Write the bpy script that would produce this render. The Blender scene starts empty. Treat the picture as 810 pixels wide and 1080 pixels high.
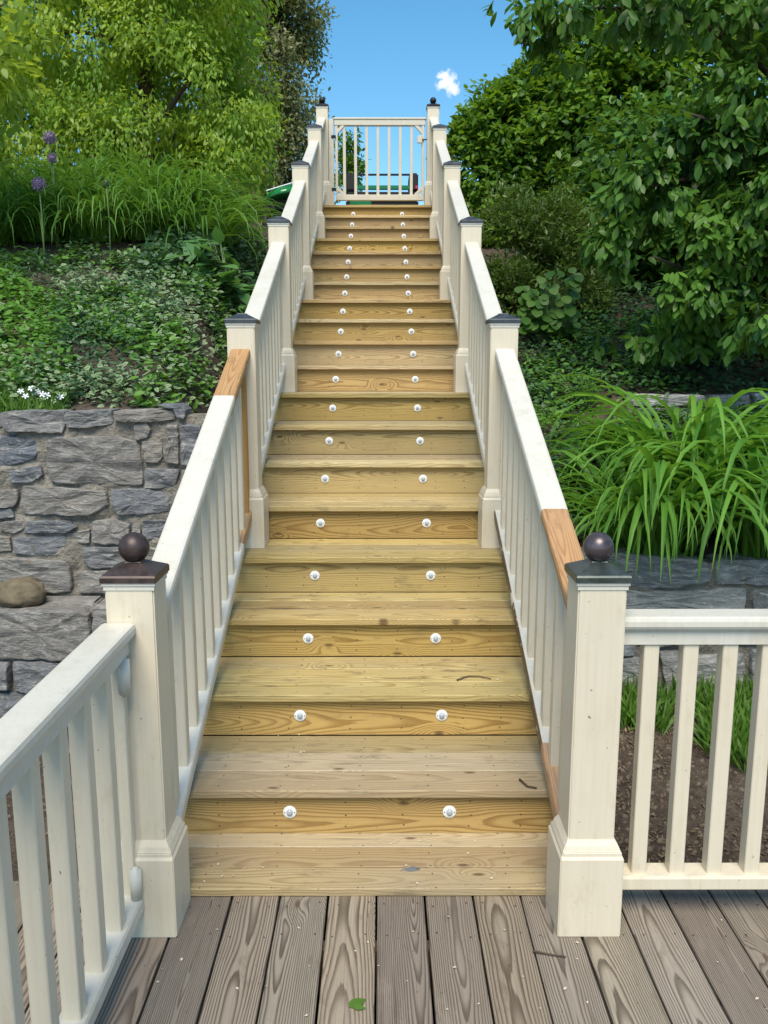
import bpy, bmesh, math, random
import numpy as np
from mathutils import Vector, Matrix, noise as mnoise

random.seed(7)
rng = np.random.default_rng(11)
R = math.radians
scene = bpy.context.scene
COL = scene.collection

# ------------------------------------------------------------------ camera
FPX, PITCH, YAW, CAM = 880.0, 0.1764, 0.003, Vector((0.0404, 0.0, 1.5845))
cam_data = bpy.data.cameras.new('camera')
cam_data.sensor_fit = 'HORIZONTAL'
cam_data.sensor_width = 36.0
cam_data.lens = 36.0 * FPX / 810.0
cam_data.clip_end = 2000.0
cam_data.clip_start = 0.05
cam = bpy.data.objects.new('camera', cam_data)
cam.location = CAM
cam.rotation_euler = (math.pi / 2 - PITCH, 0, -YAW)
COL.objects.link(cam)
scene.camera = cam

# ------------------------------------------------------------------ world, sun, exposure
SUN_EL, SUN_AZ = R(56), R(-174)          # azimuth from +Y (up the stairs) towards +X; from behind and left
SUN_STRENGTH, SUN_ANGLE = 2.5, R(34.0)
SKY_STRENGTH = 0.10
EXPOSURE = 1.0
scene.cycles.max_bounces = 6
scene.cycles.diffuse_bounces = 3
scene.cycles.glossy_bounces = 2
scene.cycles.transmission_bounces = 4

world = bpy.data.worlds.new('World')
scene.world = world
world.use_nodes = True
wn = world.node_tree
wn.nodes.clear()
def wnode(t, **kw):
    n = wn.nodes.new(t)
    for k, v in kw.items():
        setattr(n, k, v)
    return n
w_out = wnode('ShaderNodeOutputWorld')
w_bg = wnode('ShaderNodeBackground')
w_sky = wnode('ShaderNodeTexSky', sky_type='NISHITA', sun_disc=False)
w_sky.sun_elevation = SUN_EL
w_sky.sun_rotation = SUN_AZ
w_sky.altitude = 200
w_sky.air_density = 1.0
w_sky.dust_density = 0.3
w_sky.ozone_density = 2.5
w_tc = wnode('ShaderNodeTexCoord')
# small fair-weather clouds scattered over the sky
def cloud_mask(direction, tight):
    d = Vector(direction).normalized()
    dot = wnode('ShaderNodeVectorMath', operation='DOT_PRODUCT')
    wn.links.new(w_tc.outputs['Generated'], dot.inputs[0])
    dot.inputs[1].default_value = d
    mr = wnode('ShaderNodeMapRange')
    mr.inputs[1].default_value = 1 - tight
    mr.inputs[2].default_value = 1.0
    wn.links.new(dot.outputs['Value'], mr.inputs[0])
    return mr.outputs[0]
acc = None
for d, t in (((0.0725, 1.0, 0.3085), 0.00012), ((0.079, 1.0, 0.302), 0.00007), ((0.9, 0.5, 0.5), 0.004), ((-0.3, -1, 0.4), 0.006),
             ((0.5, -0.8, 0.5), 0.005), ((-1, -0.2, 0.3), 0.004), ((-0.7, 0.9, 0.6), 0.003)):
    m = cloud_mask(d, t)
    if acc is None:
        acc = m
    else:
        a = wnode('ShaderNodeMath', operation='MAXIMUM')
        wn.links.new(acc, a.inputs[0]); wn.links.new(m, a.inputs[1]); acc = a.outputs[0]
w_no = wnode('ShaderNodeTexNoise')
w_no.inputs['Scale'].default_value = 130
w_no.inputs['Detail'].default_value = 5
w_no.inputs['Distortion'].default_value = 0.6
wn.links.new(w_tc.outputs['Generated'], w_no.inputs['Vector'])
w_mul = wnode('ShaderNodeMath', operation='MULTIPLY_ADD')
wn.links.new(w_no.outputs[0], w_mul.inputs[0]); w_mul.inputs[1].default_value = 2.6
w_mul.inputs[2].default_value = -1.3
w_add = wnode('ShaderNodeMath', operation='ADD')
wn.links.new(w_mul.outputs[0], w_add.inputs[0]); wn.links.new(acc, w_add.inputs[1])
w_gate = wnode('ShaderNodeMath', operation='MULTIPLY')
wn.links.new(w_add.outputs[0], w_gate.inputs[0])
w_g2 = wnode('ShaderNodeMapRange'); w_g2.inputs[1].default_value = 0.0; w_g2.inputs[2].default_value = 0.35
wn.links.new(acc, w_g2.inputs[0]); wn.links.new(w_g2.outputs[0], w_gate.inputs[1])
w_ss = wnode('ShaderNodeMapRange', interpolation_type='SMOOTHSTEP')
w_ss.inputs[1].default_value = 0.2; w_ss.inputs[2].default_value = 1.15
wn.links.new(w_gate.outputs[0], w_ss.inputs[0])
w_hsv = wnode('ShaderNodeHueSaturation')
w_hsv.inputs['Saturation'].default_value = 1.25
w_hsv.inputs['Hue'].default_value = 0.485
wn.links.new(w_sky.outputs[0], w_hsv.inputs['Color'])
w_mix = wnode('ShaderNodeMix', data_type='RGBA')
wn.links.new(w_ss.outputs[0], w_mix.inputs['Factor'])
wn.links.new(w_hsv.outputs[0], w_mix.inputs['A'])
w_mix.inputs['B'].default_value = (5.2, 5.5, 6.0, 1)
wn.links.new(w_mix.outputs['Result'], w_bg.inputs['Color'])
w_bg.inputs['Strength'].default_value = SKY_STRENGTH
wn.links.new(w_bg.outputs[0], w_out.inputs[0])

sun_data = bpy.data.lights.new('sun', 'SUN')
sun_data.energy = SUN_STRENGTH
sun_data.angle = SUN_ANGLE
sun_data.color = (1.0, 0.91, 0.765)
sun = bpy.data.objects.new('sun', sun_data)
to_sun = Vector((math.cos(SUN_EL) * math.sin(SUN_AZ), math.cos(SUN_EL) * math.cos(SUN_AZ), math.sin(SUN_EL)))
sun.rotation_euler = to_sun.to_track_quat('Z', 'Y').to_euler()
sun.location = (0, 0, 30)
COL.objects.link(sun)

scene.view_settings.view_transform = 'Standard'
scene.view_settings.look = 'None'
scene.view_settings.gamma = 1.0
scene.view_settings.exposure = EXPOSURE
scene.view_settings.use_curve_mapping = False

# ------------------------------------------------------------------ pixel helper (photograph pixel -> world)
def pix(u, v, Y):
    x = (u - 405) / FPX; y = (540 - v) / FPX
    c, s = math.cos(PITCH), math.sin(PITCH)
    dy = c + s * y; dz = -s + c * y; dx = x
    c, s = math.cos(YAW), math.sin(YAW)
    dx, dy = c * dx + s * dy, -s * dx + c * dy
    t = Y / dy
    return Vector((CAM.x + t * dx, Y, CAM.z + t * dz))

# ------------------------------------------------------------------ objects helpers
WPOS = {}
def link(o, parent=None, wloc=(0, 0, 0)):
    COL.objects.link(o)
    wloc = Vector(wloc)
    if parent is not None:
        o.parent = parent
        o.location = wloc - WPOS[parent.name]
    else:
        o.location = wloc
    WPOS[o.name] = wloc
    return o
def tag(o, label=None, cat=None, group=None, kind=None):
    if label: o['label'] = label
    if cat: o['category'] = cat
    if group: o['group'] = group
    if kind: o['kind'] = kind
    return o
def thing(name, label, cat, loc=(0, 0, 0), group=None):
    return tag(link(bpy.data.objects.new(name, None), None, loc), label, cat, group)
def mesh_from(name, verts, faces, smooth=False):
    me = bpy.data.meshes.new(name)
    me.from_pydata([tuple(v) for v in verts], [], faces)
    if smooth:
        me.polygons.foreach_set('use_smooth', [True] * len(me.polygons))
    me.update()
    return me
def bm_mesh(name, bm, smooth=False):
    bmesh.ops.recalc_face_normals(bm, faces=bm.faces)
    me = bpy.data.meshes.new(name)
    bm.to_mesh(me); bm.free()
    if smooth:
        me.polygons.foreach_set('use_smooth', [True] * len(me.polygons))
    return me
def place(name, me, mat, parent=None, loc=(0, 0, 0), rot=None):
    o = bpy.data.objects.new(name, me)
    if mat is not None and len(me.materials) == 0:
        me.materials.append(mat)
    link(o, parent, loc)
    if mat is not None and me.materials[0] is not mat:
        o.material_slots[0].link = 'OBJECT'
        o.material_slots[0].material = mat
    if rot is not None:
        o.rotation_euler = rot
    return o
BOXC = {}
def box_mesh(sx, sy, sz, b=0.003, seg=1):
    key = (round(sx, 4), round(sy, 4), round(sz, 4), b, seg)
    if key not in BOXC:
        bm = bmesh.new()
        bmesh.ops.create_cube(bm, size=1)
        for v in bm.verts:
            v.co = Vector((v.co.x * sx, v.co.y * sy, v.co.z * sz))
        if b > 0:
            bmesh.ops.bevel(bm, geom=bm.edges[:], offset=b, segments=seg, affect='EDGES')
        BOXC[key] = bm_mesh('box', bm)
    return BOXC[key]
def tube(V, F, pts, radii, seg=8, cap=True):
    pts = [Vector(p) for p in pts]
    base = len(V)
    n = len(pts)
    up = Vector((0.3, 0.2, 1)).normalized()
    for i, p in enumerate(pts):
        d = (pts[min(i + 1, n - 1)] - pts[max(i - 1, 0)]).normalized()
        a = d.cross(Vector((0.31, 0.93, 0.17)))
        if a.length < 1e-3: a = d.cross(Vector((1, 0, 0)))
        a.normalize(); b = d.cross(a)
        for k in range(seg):
            t = 2 * math.pi * k / seg
            V.append(p + (a * math.cos(t) + b * math.sin(t)) * radii[i])
    for i in range(n - 1):
        for k in range(seg):
            k2 = (k + 1) % seg
            F.append((base + i * seg + k, base + i * seg + k2, base + (i + 1) * seg + k2, base + (i + 1) * seg + k))
    if cap:
        F.append(tuple(base + k for k in reversed(range(seg))))
        F.append(tuple(base + (n - 1) * seg + k for k in range(seg)))

# ------------------------------------------------------------------ materials
class NB:
    """small node-graph builder"""
    def __init__(self, name):
        self.mat = bpy.data.materials.new(name)
        self.mat.use_nodes = True
        self.t = self.mat.node_tree
        self.t.nodes.clear()
        self.out = self.t.nodes.new('ShaderNodeOutputMaterial')
    def n(self, typ, ins=None, **kw):
        nd = self.t.nodes.new(typ)
        for k, v in kw.items():
            setattr(nd, k, v)
        for k, v in (ins or {}).items():
            if hasattr(v, 'is_linked') or isinstance(v, bpy.types.NodeSocket):
                self.t.links.new(v, nd.inputs[k])
            else:
                nd.inputs[k].default_value = v
        return nd
    def m(self, op, a, b=None, c=None):
        ins = {0: a}
        if b is not None: ins[1] = b
        if c is not None: ins[2] = c
        return self.n('ShaderNodeMath', ins, operation=op).outputs[0]
    def vm(self, op, a, b):
        return self.n('ShaderNodeVectorMath', {0: a, 1: b}, operation=op).outputs[0]
    def mix(self, f, a, b, blend='MIX'):
        nd = self.n('ShaderNodeMix', {'Factor': f, 'A': a, 'B': b}, data_type='RGBA', blend_type=blend)
        return nd.outputs['Result']
    def noise(self, vec, scale, detail=3, rough=0.55, dist=0.0):
        return self.n('ShaderNodeTexNoise', {'Vector': vec, 'Scale': scale, 'Detail': detail, 'Roughness': rough, 'Distortion': dist}).outputs[0]
    def ramp(self, f, stops, interp='LINEAR'):
        nd = self.n('ShaderNodeValToRGB', {'Fac': f})
        cr = nd.color_ramp
        cr.interpolation = interp
        while len(cr.elements) < len(stops): cr.elements.new(0.5)
        for e, (p, c) in zip(cr.elements, stops):
            e.position = p
            e.color = c if len(c) == 4 else (*c, 1)
        return nd.outputs[0]
    def rng(self, f, a, b, c=0.0, d=1.0, smooth=False):
        return self.n('ShaderNodeMapRange', {0: f, 1: a, 2: b, 3: c, 4: d}, interpolation_type='SMOOTHSTEP' if smooth else 'LINEAR').outputs[0]
    def obj(self):
        return self.n('ShaderNodeTexCoord').outputs['Object']
    def gpos(self):
        return self.n('ShaderNodeNewGeometry').outputs['Position']
    def rand(self):
        return self.n('ShaderNodeObjectInfo').outputs['Random']
    def bump(self, h, strength, dist=0.01, normal=None):
        ins = {'Height': h, 'Strength': strength, 'Distance': dist}
        if normal is not None: ins['Normal'] = normal
        return self.n('ShaderNodeBump', ins).outputs[0]
    def finish(self, color, rough=0.6, normal=None, spec=0.5, metal=0.0, sub=None):
        ins = {'Base Color': color, 'Roughness': rough, 'Specular IOR Level': spec, 'Metallic': metal}
        if normal is not None: ins['Normal'] = normal
        p = self.n('ShaderNodeBsdfPrincipled', ins)
        self.t.links.new(p.outputs[0], self.out.inputs[0])
        return self.mat
def c3(r, g, b): return (r, g, b, 1.0)

def wood(name, early, late, grey, greyamt, ring=150.0, contrast=1.0, bump=0.25, dirt=0.3, knots=True, rough=0.65, tint=0.18, fibre=0.3, swap=False, warp=1.0):
    b = NB(name)
    o = b.obj()
    if swap:
        sw = b.n('ShaderNodeSeparateXYZ', {0: o})
        o = b.n('ShaderNodeCombineXYZ', {0: sw.outputs[1], 1: sw.outputs[0], 2: b.m('MULTIPLY_ADD', sw.outputs[1], -0.4414, sw.outputs[2])}).outputs[0]
    wn_ = b.n('ShaderNodeTexWhiteNoise', {'W': b.m('MULTIPLY', b.rand(), 917.3)}, noise_dimensions='1D')
    rs = b.n('ShaderNodeSeparateColor', {0: wn_.outputs['Color']})
    r1, r2, r3 = rs.outputs[0], rs.outputs[1], rs.outputs[2]
    off = b.n('ShaderNodeCombineXYZ', {0: b.m('MULTIPLY', r1, 53.0), 1: b.m('MULTIPLY', r2, 31.0), 2: b.m('MULTIPLY', r3, 17.0)}).outputs[0]
    so = b.n('ShaderNodeSeparateXYZ', {0: o})
    x, y, z = so.outputs[0], so.outputs[1], so.outputs[2]
    op = b.vm('ADD', o, off)
    lowv = b.vm('MULTIPLY', op, (1.3, 5.0, 5.0))
    nz = b.noise(lowv, 1.0, 2, 0.5)
    nz2 = b.noise(b.vm('MULTIPLY', op, (3.5, 9.0, 9.0)), 1.0, 2, 0.5)
    # knots
    kv = b.n('ShaderNodeTexVoronoi', {'Vector': b.vm('MULTIPLY', op, (3.0, 8.0, 0.4)), 'Scale': 1.0, 'Randomness': 1.0}, feature='F1', voronoi_dimensions='2D')
    kd = kv.outputs['Distance']
    kc = b.n('ShaderNodeSeparateColor', {0: kv.outputs['Color']}).outputs[0]
    keep = b.m('GREATER_THAN', kc, 0.74 if knots else 2.0)
    kfall = b.m('MULTIPLY', b.rng(kd, 0.0, 0.38, 1.0, 0.0, True), keep)
    kcore = b.m('MULTIPLY', b.rng(kd, 0.025, 0.085, 1.0, 0.0, True), keep)
    # pith line below the face, tilted, so that the faces cut the rings into cathedrals
    y0 = b.m('MULTIPLY_ADD', r1, 0.09, -0.045)
    z0 = b.m('MULTIPLY_ADD', r2, -0.05, -0.012)
    tilt = b.m('MULTIPLY_ADD', r3, 0.10 * warp, -0.05 * warp)
    zz = b.m('ADD', b.m('SUBTRACT', z, z0), b.m('MULTIPLY', x, tilt))
    zz = b.m('ADD', zz, b.m('MULTIPLY_ADD', nz, 0.07 * warp, -0.035 * warp))
    yy = b.m('ADD', b.m('SUBTRACT', y, y0), b.m('MULTIPLY_ADD', nz2, 0.022 * warp, -0.011 * warp))
    rad = b.m('SQRT', b.m('ADD', b.m('MULTIPLY', yy, yy), b.m('MULTIPLY', zz, zz)))
    rad = b.m('ADD', rad, b.m('MULTIPLY', kfall, 0.028))
    rings = b.m('MULTIPLY', rad, ring)
    fine = b.noise(b.vm('MULTIPLY', op, (4.0, 260.0, 260.0)), 1.0, 2, 0.6)
    fr = b.m('FRACT', b.m('ADD', rings, b.m('MULTIPLY', fine, 0.25)))
    lw = b.rng(fr, 0.35, 0.85, 0.0, 1.0, True)
    lw = b.m('MULTIPLY', lw, b.rng(fr, 0.93, 1.0, 1.0, 0.0))
    lw = b.m('MULTIPLY', lw, contrast)
    colw = b.mix(lw, early, late)
    # big tonal drift, board to board tint
    big = b.noise(b.vm('MULTIPLY', op, (1.6, 3.0, 3.0)), 1.0, 3, 0.6)
    colw = b.mix(b.m('MULTIPLY', b.rng(big, 0.35, 0.72), greyamt), colw, grey)
    val = b.m('ADD', 1.0 - tint, b.m('MULTIPLY', r3, 2 * tint))
    val = b.m('MULTIPLY', val, b.m('ADD', 1.0 - fibre * 0.5, b.m('MULTIPLY', fine, fibre)))
    hs = b.n('ShaderNodeHueSaturation', {'Hue': b.m('MULTIPLY_ADD', r1, 0.02, 0.49), 'Saturation': b.m('MULTIPLY_ADD', r2, 0.3, 0.85), 'Value': val, 'Color': colw})
    col = hs.outputs[0]
    col = b.mix(b.m('MULTIPLY', kcore, 0.75), col, c3(0.075, 0.04, 0.018))
    # dirt blotches
    d1 = b.noise(b.vm('MULTIPLY', op, (6.0, 14.0, 14.0)), 1.0, 5, 0.7)
    col = b.mix(b.m('MULTIPLY', b.rng(d1, 0.58, 0.75), dirt), col, c3(0.09, 0.07, 0.045))
    sp = b.noise(b.vm('MULTIPLY', op, (60.0, 110.0, 110.0)), 1.0, 2, 0.5)
    col = b.mix(b.m('MULTIPLY', b.rng(sp, 0.70, 0.76), dirt), col, c3(0.05, 0.036, 0.022))
    st = b.noise(b.vm('MULTIPLY', op, (2.2, 55.0, 55.0)), 1.0, 4, 0.7)
    st2 = b.noise(b.vm('MULTIPLY', op, (1.1, 2.5, 2.5)), 1.0, 2, 0.5)
    col = b.mix(b.m('MULTIPLY', b.m('MULTIPLY', b.rng(st, 0.58, 0.70), b.rng(st2, 0.42, 0.62)), min(1.0, dirt * 1.3)), col, c3(0.075, 0.05, 0.028))
    sc = b.noise(b.vm('MULTIPLY', op, (3.0, 10.0, 10.0)), 1.0, 5, 0.7, 0.5)
    col = b.mix(b.m('MULTIPLY', b.rng(sc, 0.60, 0.72), 0.35 * min(1.0, dirt * 1.4)), col, c3(min(1, early[0] * 1.3), min(1, early[1] * 1.3), min(1, early[2] * 1.4)))
    ck = b.noise(b.vm('MULTIPLY', op, (1.4, 120.0, 120.0)), 1.0, 2, 0.5)
    crack = b.m('MULTIPLY', b.rng(ck, 0.72, 0.745), b.rng(st2, 0.5, 0.58))
    col = b.mix(b.m('MULTIPLY', crack, 0.8), col, c3(0.03, 0.022, 0.015))
    h = b.m('ADD', b.m('MULTIPLY', lw, 0.6), b.m('MULTIPLY', fine, 0.5))
    h = b.m('SUBTRACT', h, b.m('MULTIPLY', crack, 1.5))
    return b.finish(col, rough, b.bump(h, bump, 0.003), 0.35)

M = {}
M['tread'] = wood('tread_wood', c3(0.50, 0.385, 0.19), c3(0.29, 0.195, 0.08), c3(0.39, 0.31, 0.18), 0.6, ring=150, contrast=0.8, dirt=0.7, tint=0.24)
M['riser'] = wood('riser_wood', c3(0.45, 0.325, 0.135), c3(0.225, 0.135, 0.045), c3(0.35, 0.25, 0.115), 0.45, ring=150, contrast=0.85, dirt=0.4)
M['landing'] = wood('landing_wood', c3(0.42, 0.33, 0.19), c3(0.26, 0.18, 0.09), c3(0.35, 0.285, 0.195), 0.7, ring=150, contrast=0.7, dirt=0.5)
M['deck'] = wood('deck_wood', c3(0.27, 0.222, 0.17), c3(0.078, 0.057, 0.039), c3(0.225, 0.192, 0.153), 0.45, ring=200, contrast=0.9, bump=0.5, dirt=0.6, rough=0.8, tint=0.16, warp=0.65, fibre=0.8)
M['cedar'] = wood('cedar_wood', c3(0.47, 0.265, 0.115), c3(0.30, 0.145, 0.05), c3(0.43, 0.27, 0.14), 0.45, ring=170, contrast=0.8, dirt=0.5, knots=True, tint=0.05, swap=True)
M['frame_wood'] = wood('frame_wood', c3(0.20, 0.15, 0.09), c3(0.12, 0.08, 0.045), c3(0.14, 0.12, 0.09), 0.5)

def paint(name, col, chips=0.0, dirt=0.25):
    b = NB(name)
    g = b.gpos()
    o = b.vm('ADD', g, (3.1, 7.7, 1.3))
    s = b.noise(b.vm('MULTIPLY', o, (90.0, 90.0, 3.0)), 1.0, 3, 0.6)
    blot = b.noise(o, 6.0, 4, 0.65)
    c = b.mix(b.m('MULTIPLY', b.rng(blot, 0.52, 0.78), dirt), col, c3(col[0] * 0.80, col[1] * 0.76, col[2] * 0.66))
    c = b.mix(b.m('MULTIPLY', b.rng(s, 0.42, 0.72), 0.22), c, c3(col[0] * 0.72, col[1] * 0.69, col[2] * 0.6))
    gr = b.noise(b.vm('MULTIPLY', o, (14.0, 14.0, 5.0)), 1.0, 6, 0.75)
    c = b.mix(b.m('MULTIPLY', b.rng(gr, 0.56, 0.74), 0.5), c, c3(col[0] * 0.66, col[1] * 0.62, col[2] * 0.52))
    sp = b.noise(o, 75.0, 2, 0.5)
    c = b.mix(b.m('MULTIPLY', b.rng(sp, 0.735, 0.77), 0.75), c, c3(0.10, 0.075, 0.05))
    fine = b.noise(o, 160.0, 2)
    h = b.m('ADD', b.m('MULTIPLY', s, 0.5), b.m('MULTIPLY', fine, 0.3))
    if chips:
        ch = b.noise(b.vm('MULTIPLY', o, (20.0, 6.0, 12.0)), 1.0, 5, 0.75)
        k = b.m('MULTIPLY', b.rng(ch, 0.42, 0.45), b.rng(b.n('ShaderNodeSeparateXYZ', {0: g}).outputs[0], 0.5785, 0.5815, 1.0, 0.0))
        c = b.mix(k, c, b.mix(b.noise(o, 40.0), c3(0.035, 0.025, 0.018), c3(0.16, 0.10, 0.06)))
        h = b.m('SUBTRACT', h, b.m('MULTIPLY', k, 2.0))
    return b.finish(c, 0.42, b.bump(h, 0.22 if not chips else 0.4, 0.002), 0.45)
M['paint'] = paint('cream_paint', c3(0.655, 0.58, 0.45))
M['paint_white'] = paint('white_paint', c3(0.61, 0.58, 0.505), dirt=0.6)
M['paint_chip'] = paint('chipped_paint', c3(0.61, 0.575, 0.49), chips=1.0)
M['paint_gate'] = paint('gate_paint', c3(0.60, 0.55, 0.45), dirt=0.5)

def metal(name, a, c, rough=0.42, met=0.55):
    b = NB(name)
    g = b.gpos()
    n1 = b.noise(g, 22.0, 4, 0.65)
    n2 = b.noise(b.vm('MULTIPLY', g, (60, 60, 20)), 1.0, 3)
    col = b.mix(b.rng(n1, 0.35, 0.68), a, c)
    col = b.mix(b.m('MULTIPLY', b.rng(n2, 0.5, 0.8), 0.3), col, c3(a[0] * 0.4, a[1] * 0.4, a[2] * 0.4))
    return b.finish(col, b.rng(n1, 0.2, 0.8, rough - 0.1, rough + 0.15), b.bump(n2, 0.08, 0.002), 0.5, met)
M['bronze'] = metal('bronze', c3(0.040, 0.027, 0.025), c3(0.085, 0.060, 0.054), 0.42, 0.4)
M['verdigris'] = metal('verdigris_bronze', c3(0.055, 0.068, 0.062), c3(0.10, 0.115, 0.105), 0.34)
M['ball_grey'] = metal('ball_bronze', c3(0.075, 0.058, 0.062), c3(0.13, 0.105, 0.11), 0.30)
M['slate'] = metal('dark_cap', c3(0.035, 0.042, 0.048), c3(0.075, 0.085, 0.095), 0.45, 0.4)
M['black_iron'] = metal('black_iron', c3(0.012, 0.011, 0.012), c3(0.03, 0.026, 0.026), 0.4, 0.5)

def plain(name, col, rough=0.5, spec=0.5, var=0.15, scale=12.0, bump=0.0):
    b = NB(name)
    g = b.gpos()
    n1 = b.noise(g, scale, 4, 0.6)
    c = b.mix(b.m('MULTIPLY', b.rng(n1, 0.35, 0.7), var), col, c3(col[0] * 0.45, col[1] * 0.45, col[2] * 0.45))
    return b.finish(c, rough, b.bump(n1, bump, 0.01) if bump else None, spec)
M['lamp_white'] = plain('light_white', c3(0.80, 0.82, 0.84), 0.35, 0.5, 0.05)
M['lamp_lens'] = plain('light_lens', c3(0.36, 0.41, 0.46), 0.2, 0.6, 0.1)
M['screw'] = plain('screw_metal', c3(0.09, 0.085, 0.08), 0.5, 0.5)
M['nail'] = plain('nail_head', c3(0.055, 0.045, 0.032), 0.6, 0.4)
M['green_paint'] = plain('green_enamel', c3(0.01, 0.16, 0.035), 0.16, 0.6, 0.1)
M['rubber'] = plain('black_rubber', c3(0.012, 0.012, 0.013), 0.6, 0.4)
M['red'] = plain('red_plastic', c3(0.5, 0.03, 0.06), 0.4)
M['yellow'] = plain('yellow_plastic', c3(0.45, 0.33, 0.02), 0.45)
M['litter'] = plain('petal_litter', c3(0.62, 0.55, 0.42), 0.7, 0.3, 0.5, 30)
M['twig'] = plain('twig_bark', c3(0.10, 0.07, 0.045), 0.8, 0.2, 0.4, 30)
M['joint'] = plain('dark_joint', c3(0.02, 0.018, 0.015), 0.9, 0.1)

def stone_mat(name='field_stone', gain=1.0):
    b = NB(name)
    o = b.obj()
    rr = b.n('ShaderNodeTexWhiteNoise', {'W': b.m('MULTIPLY', b.rand(), 613.7)}, noise_dimensions='1D')
    rs = b.n('ShaderNodeSeparateColor', {0: rr.outputs['Color']})
    off = b.vm('MULTIPLY', rr.outputs['Color'], (40.0, 40.0, 40.0))
    op = b.vm('ADD', o, off)
    base = b.ramp(rs.outputs[0], [(0.0, (0.15, 0.165, 0.19)), (0.3, (0.19, 0.195, 0.20)), (0.55, (0.215, 0.203, 0.187)), (0.8, (0.25, 0.225, 0.19)), (1.0, (0.30, 0.29, 0.27))])
    n1 = b.noise(b.vm('MULTIPLY', op, (5.0, 5.0, 14.0)), 1.0, 6, 0.7, 0.4)
    n2 = b.noise(b.vm('MULTIPLY', op, (9.0, 9.0, 40.0)), 1.0, 5, 0.7)
    n3 = b.noise(op, 30.0, 5, 0.7)
    c = b.mix(b.rng(n1, 0.35, 0.7), base, b.mix(0.6, base, c3(0.07, 0.073, 0.083)))
    c = b.mix(b.m('MULTIPLY', b.rng(n2, 0.52, 0.68), 0.75), c, c3(0.40, 0.39, 0.37))
    c = b.mix(b.m('MULTIPLY', b.rng(n3, 0.55, 0.68), 0.6), c, c3(0.40, 0.37, 0.32))
    c = b.mix(b.m('MULTIPLY', b.rng(b.noise(op, 11.0, 4, 0.6), 0.6, 0.72), 0.4), c, c3(0.14, 0.09, 0.05))
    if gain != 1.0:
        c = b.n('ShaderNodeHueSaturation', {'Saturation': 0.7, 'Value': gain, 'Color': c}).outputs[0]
    h = b.m('ADD', b.m('MULTIPLY', n2, 0.8), b.m('ADD', b.m('MULTIPLY', n3, 0.5), n1))
    return b.finish(c, 0.82, b.bump(h, 0.9, 0.02), 0.3)
M['stone'] = stone_mat()
M['granite_brightened'] = stone_mat('brightened_granite_stone', 1.55)  # grey granite, its colour brightened to offset the shade under the daylilies
def mortar_mat():
    b = NB('lime_mortar')
    g = b.gpos()
    n1 = b.noise(g, 9.0, 6, 0.7)
    n2 = b.noise(g, 45.0, 5, 0.7)
    c = b.mix(b.rng(n1, 0.3, 0.7), c3(0.21, 0.185, 0.15), c3(0.38, 0.345, 0.29))
    c = b.mix(b.m('MULTIPLY', b.rng(n2, 0.5, 0.7), 0.6), c, c3(0.09, 0.08, 0.07))
    return b.finish(c, 0.9, b.bump(b.m('ADD', n1, n2), 0.9, 0.03), 0.2)
M['mortar'] = mortar_mat()
M['rock'] = plain('brown_rock', c3(0.19, 0.155, 0.10), 0.85, 0.25, 0.8, 16, 0.6)
def soil_mat():
    b = NB('garden_soil')
    g = b.gpos()
    n1 = b.noise(g, 2.5, 5, 0.65)
    n2 = b.noise(g, 28.0, 6, 0.75)
    n3 = b.noise(g, 90.0, 3, 0.6)
    c = b.mix(b.rng(n1, 0.35, 0.7), c3(0.085, 0.066, 0.050), c3(0.16, 0.128, 0.098))
    c = b.mix(b.rng(n2, 0.45, 0.72), c, c3(0.035, 0.026, 0.019))
    c = b.mix(b.m('MULTIPLY', b.rng(n3, 0.62, 0.72), 0.8), c, c3(0.24, 0.20, 0.155))
    far = b.n('ShaderNodeSeparateXYZ', {0: g}).outputs[1]
    lawn = b.rng(far, 11.0, 12.5)
    c = b.mix(lawn, c, b.mix(n2, c3(0.04, 0.09, 0.015), c3(0.08, 0.15, 0.03)))
    return b.finish(c, 0.95, b.bump(b.m('ADD', n2, b.m('MULTIPLY', n3, 0.6)), 0.9, 0.03), 0.15)
M['soil'] = soil_mat()

def leaf_mat(name, a, c, trans=0.35, rough=0.45, spec=0.4, back=None, objvar=False, edge=None):
    """a..c: darkest and lightest leaf colour; each leaf has its own tint value"""
    b = NB(name)
    if objvar:
        t = b.rand()
    else:
        t = b.n('ShaderNodeAttribute', attribute_name='tint').outputs['Fac']
    col = b.mix(t, a, c)
    v = b.noise(b.gpos(), 60.0, 2)
    col = b.mix(b.m('MULTIPLY', v, 0.25), col, c3(a[0] * 0.6, a[1] * 0.6, a[2] * 0.6))
    if edge is not None:
        e = b.n('ShaderNodeAttribute', attribute_name='rim').outputs['Fac']
        col = b.mix(b.rng(e, 0.25, 0.6), col, edge)
    p = b.n('ShaderNodeBsdfPrincipled', {'Base Color': col, 'Roughness': rough, 'Specular IOR Level': spec})
    tr = b.n('ShaderNodeBsdfTranslucent', {'Color': b.mix(0.5, col, c3(min(c[0] * 1.9, 1), min(c[1] * 1.7, 1), c[2] * 0.8))})
    mx = b.n('ShaderNodeMixShader', {0: trans, 1: p.outputs[0], 2: tr.outputs[0]})
    b.t.links.new(mx.outputs[0], b.out.inputs[0])
    return b.mat
M['leaf_bright'] = leaf_mat('bright_leaf', c3(0.085, 0.22, 0.018), c3(0.37, 0.49, 0.055), 0.45)
M['leaf_back'] = leaf_mat('dark_green_leaf', c3(0.04, 0.11, 0.018), c3(0.12, 0.22, 0.035), 0.42)  # darker green leaves of the background trees
M['leaf_maple'] = leaf_mat('maple_leaf', c3(0.13, 0.26, 0.020), c3(0.38, 0.48, 0.06), 0.5)
M['leaf_olive'] = leaf_mat('olive_leaf', c3(0.09, 0.115, 0.045), c3(0.27, 0.29, 0.13), 0.35)
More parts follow.
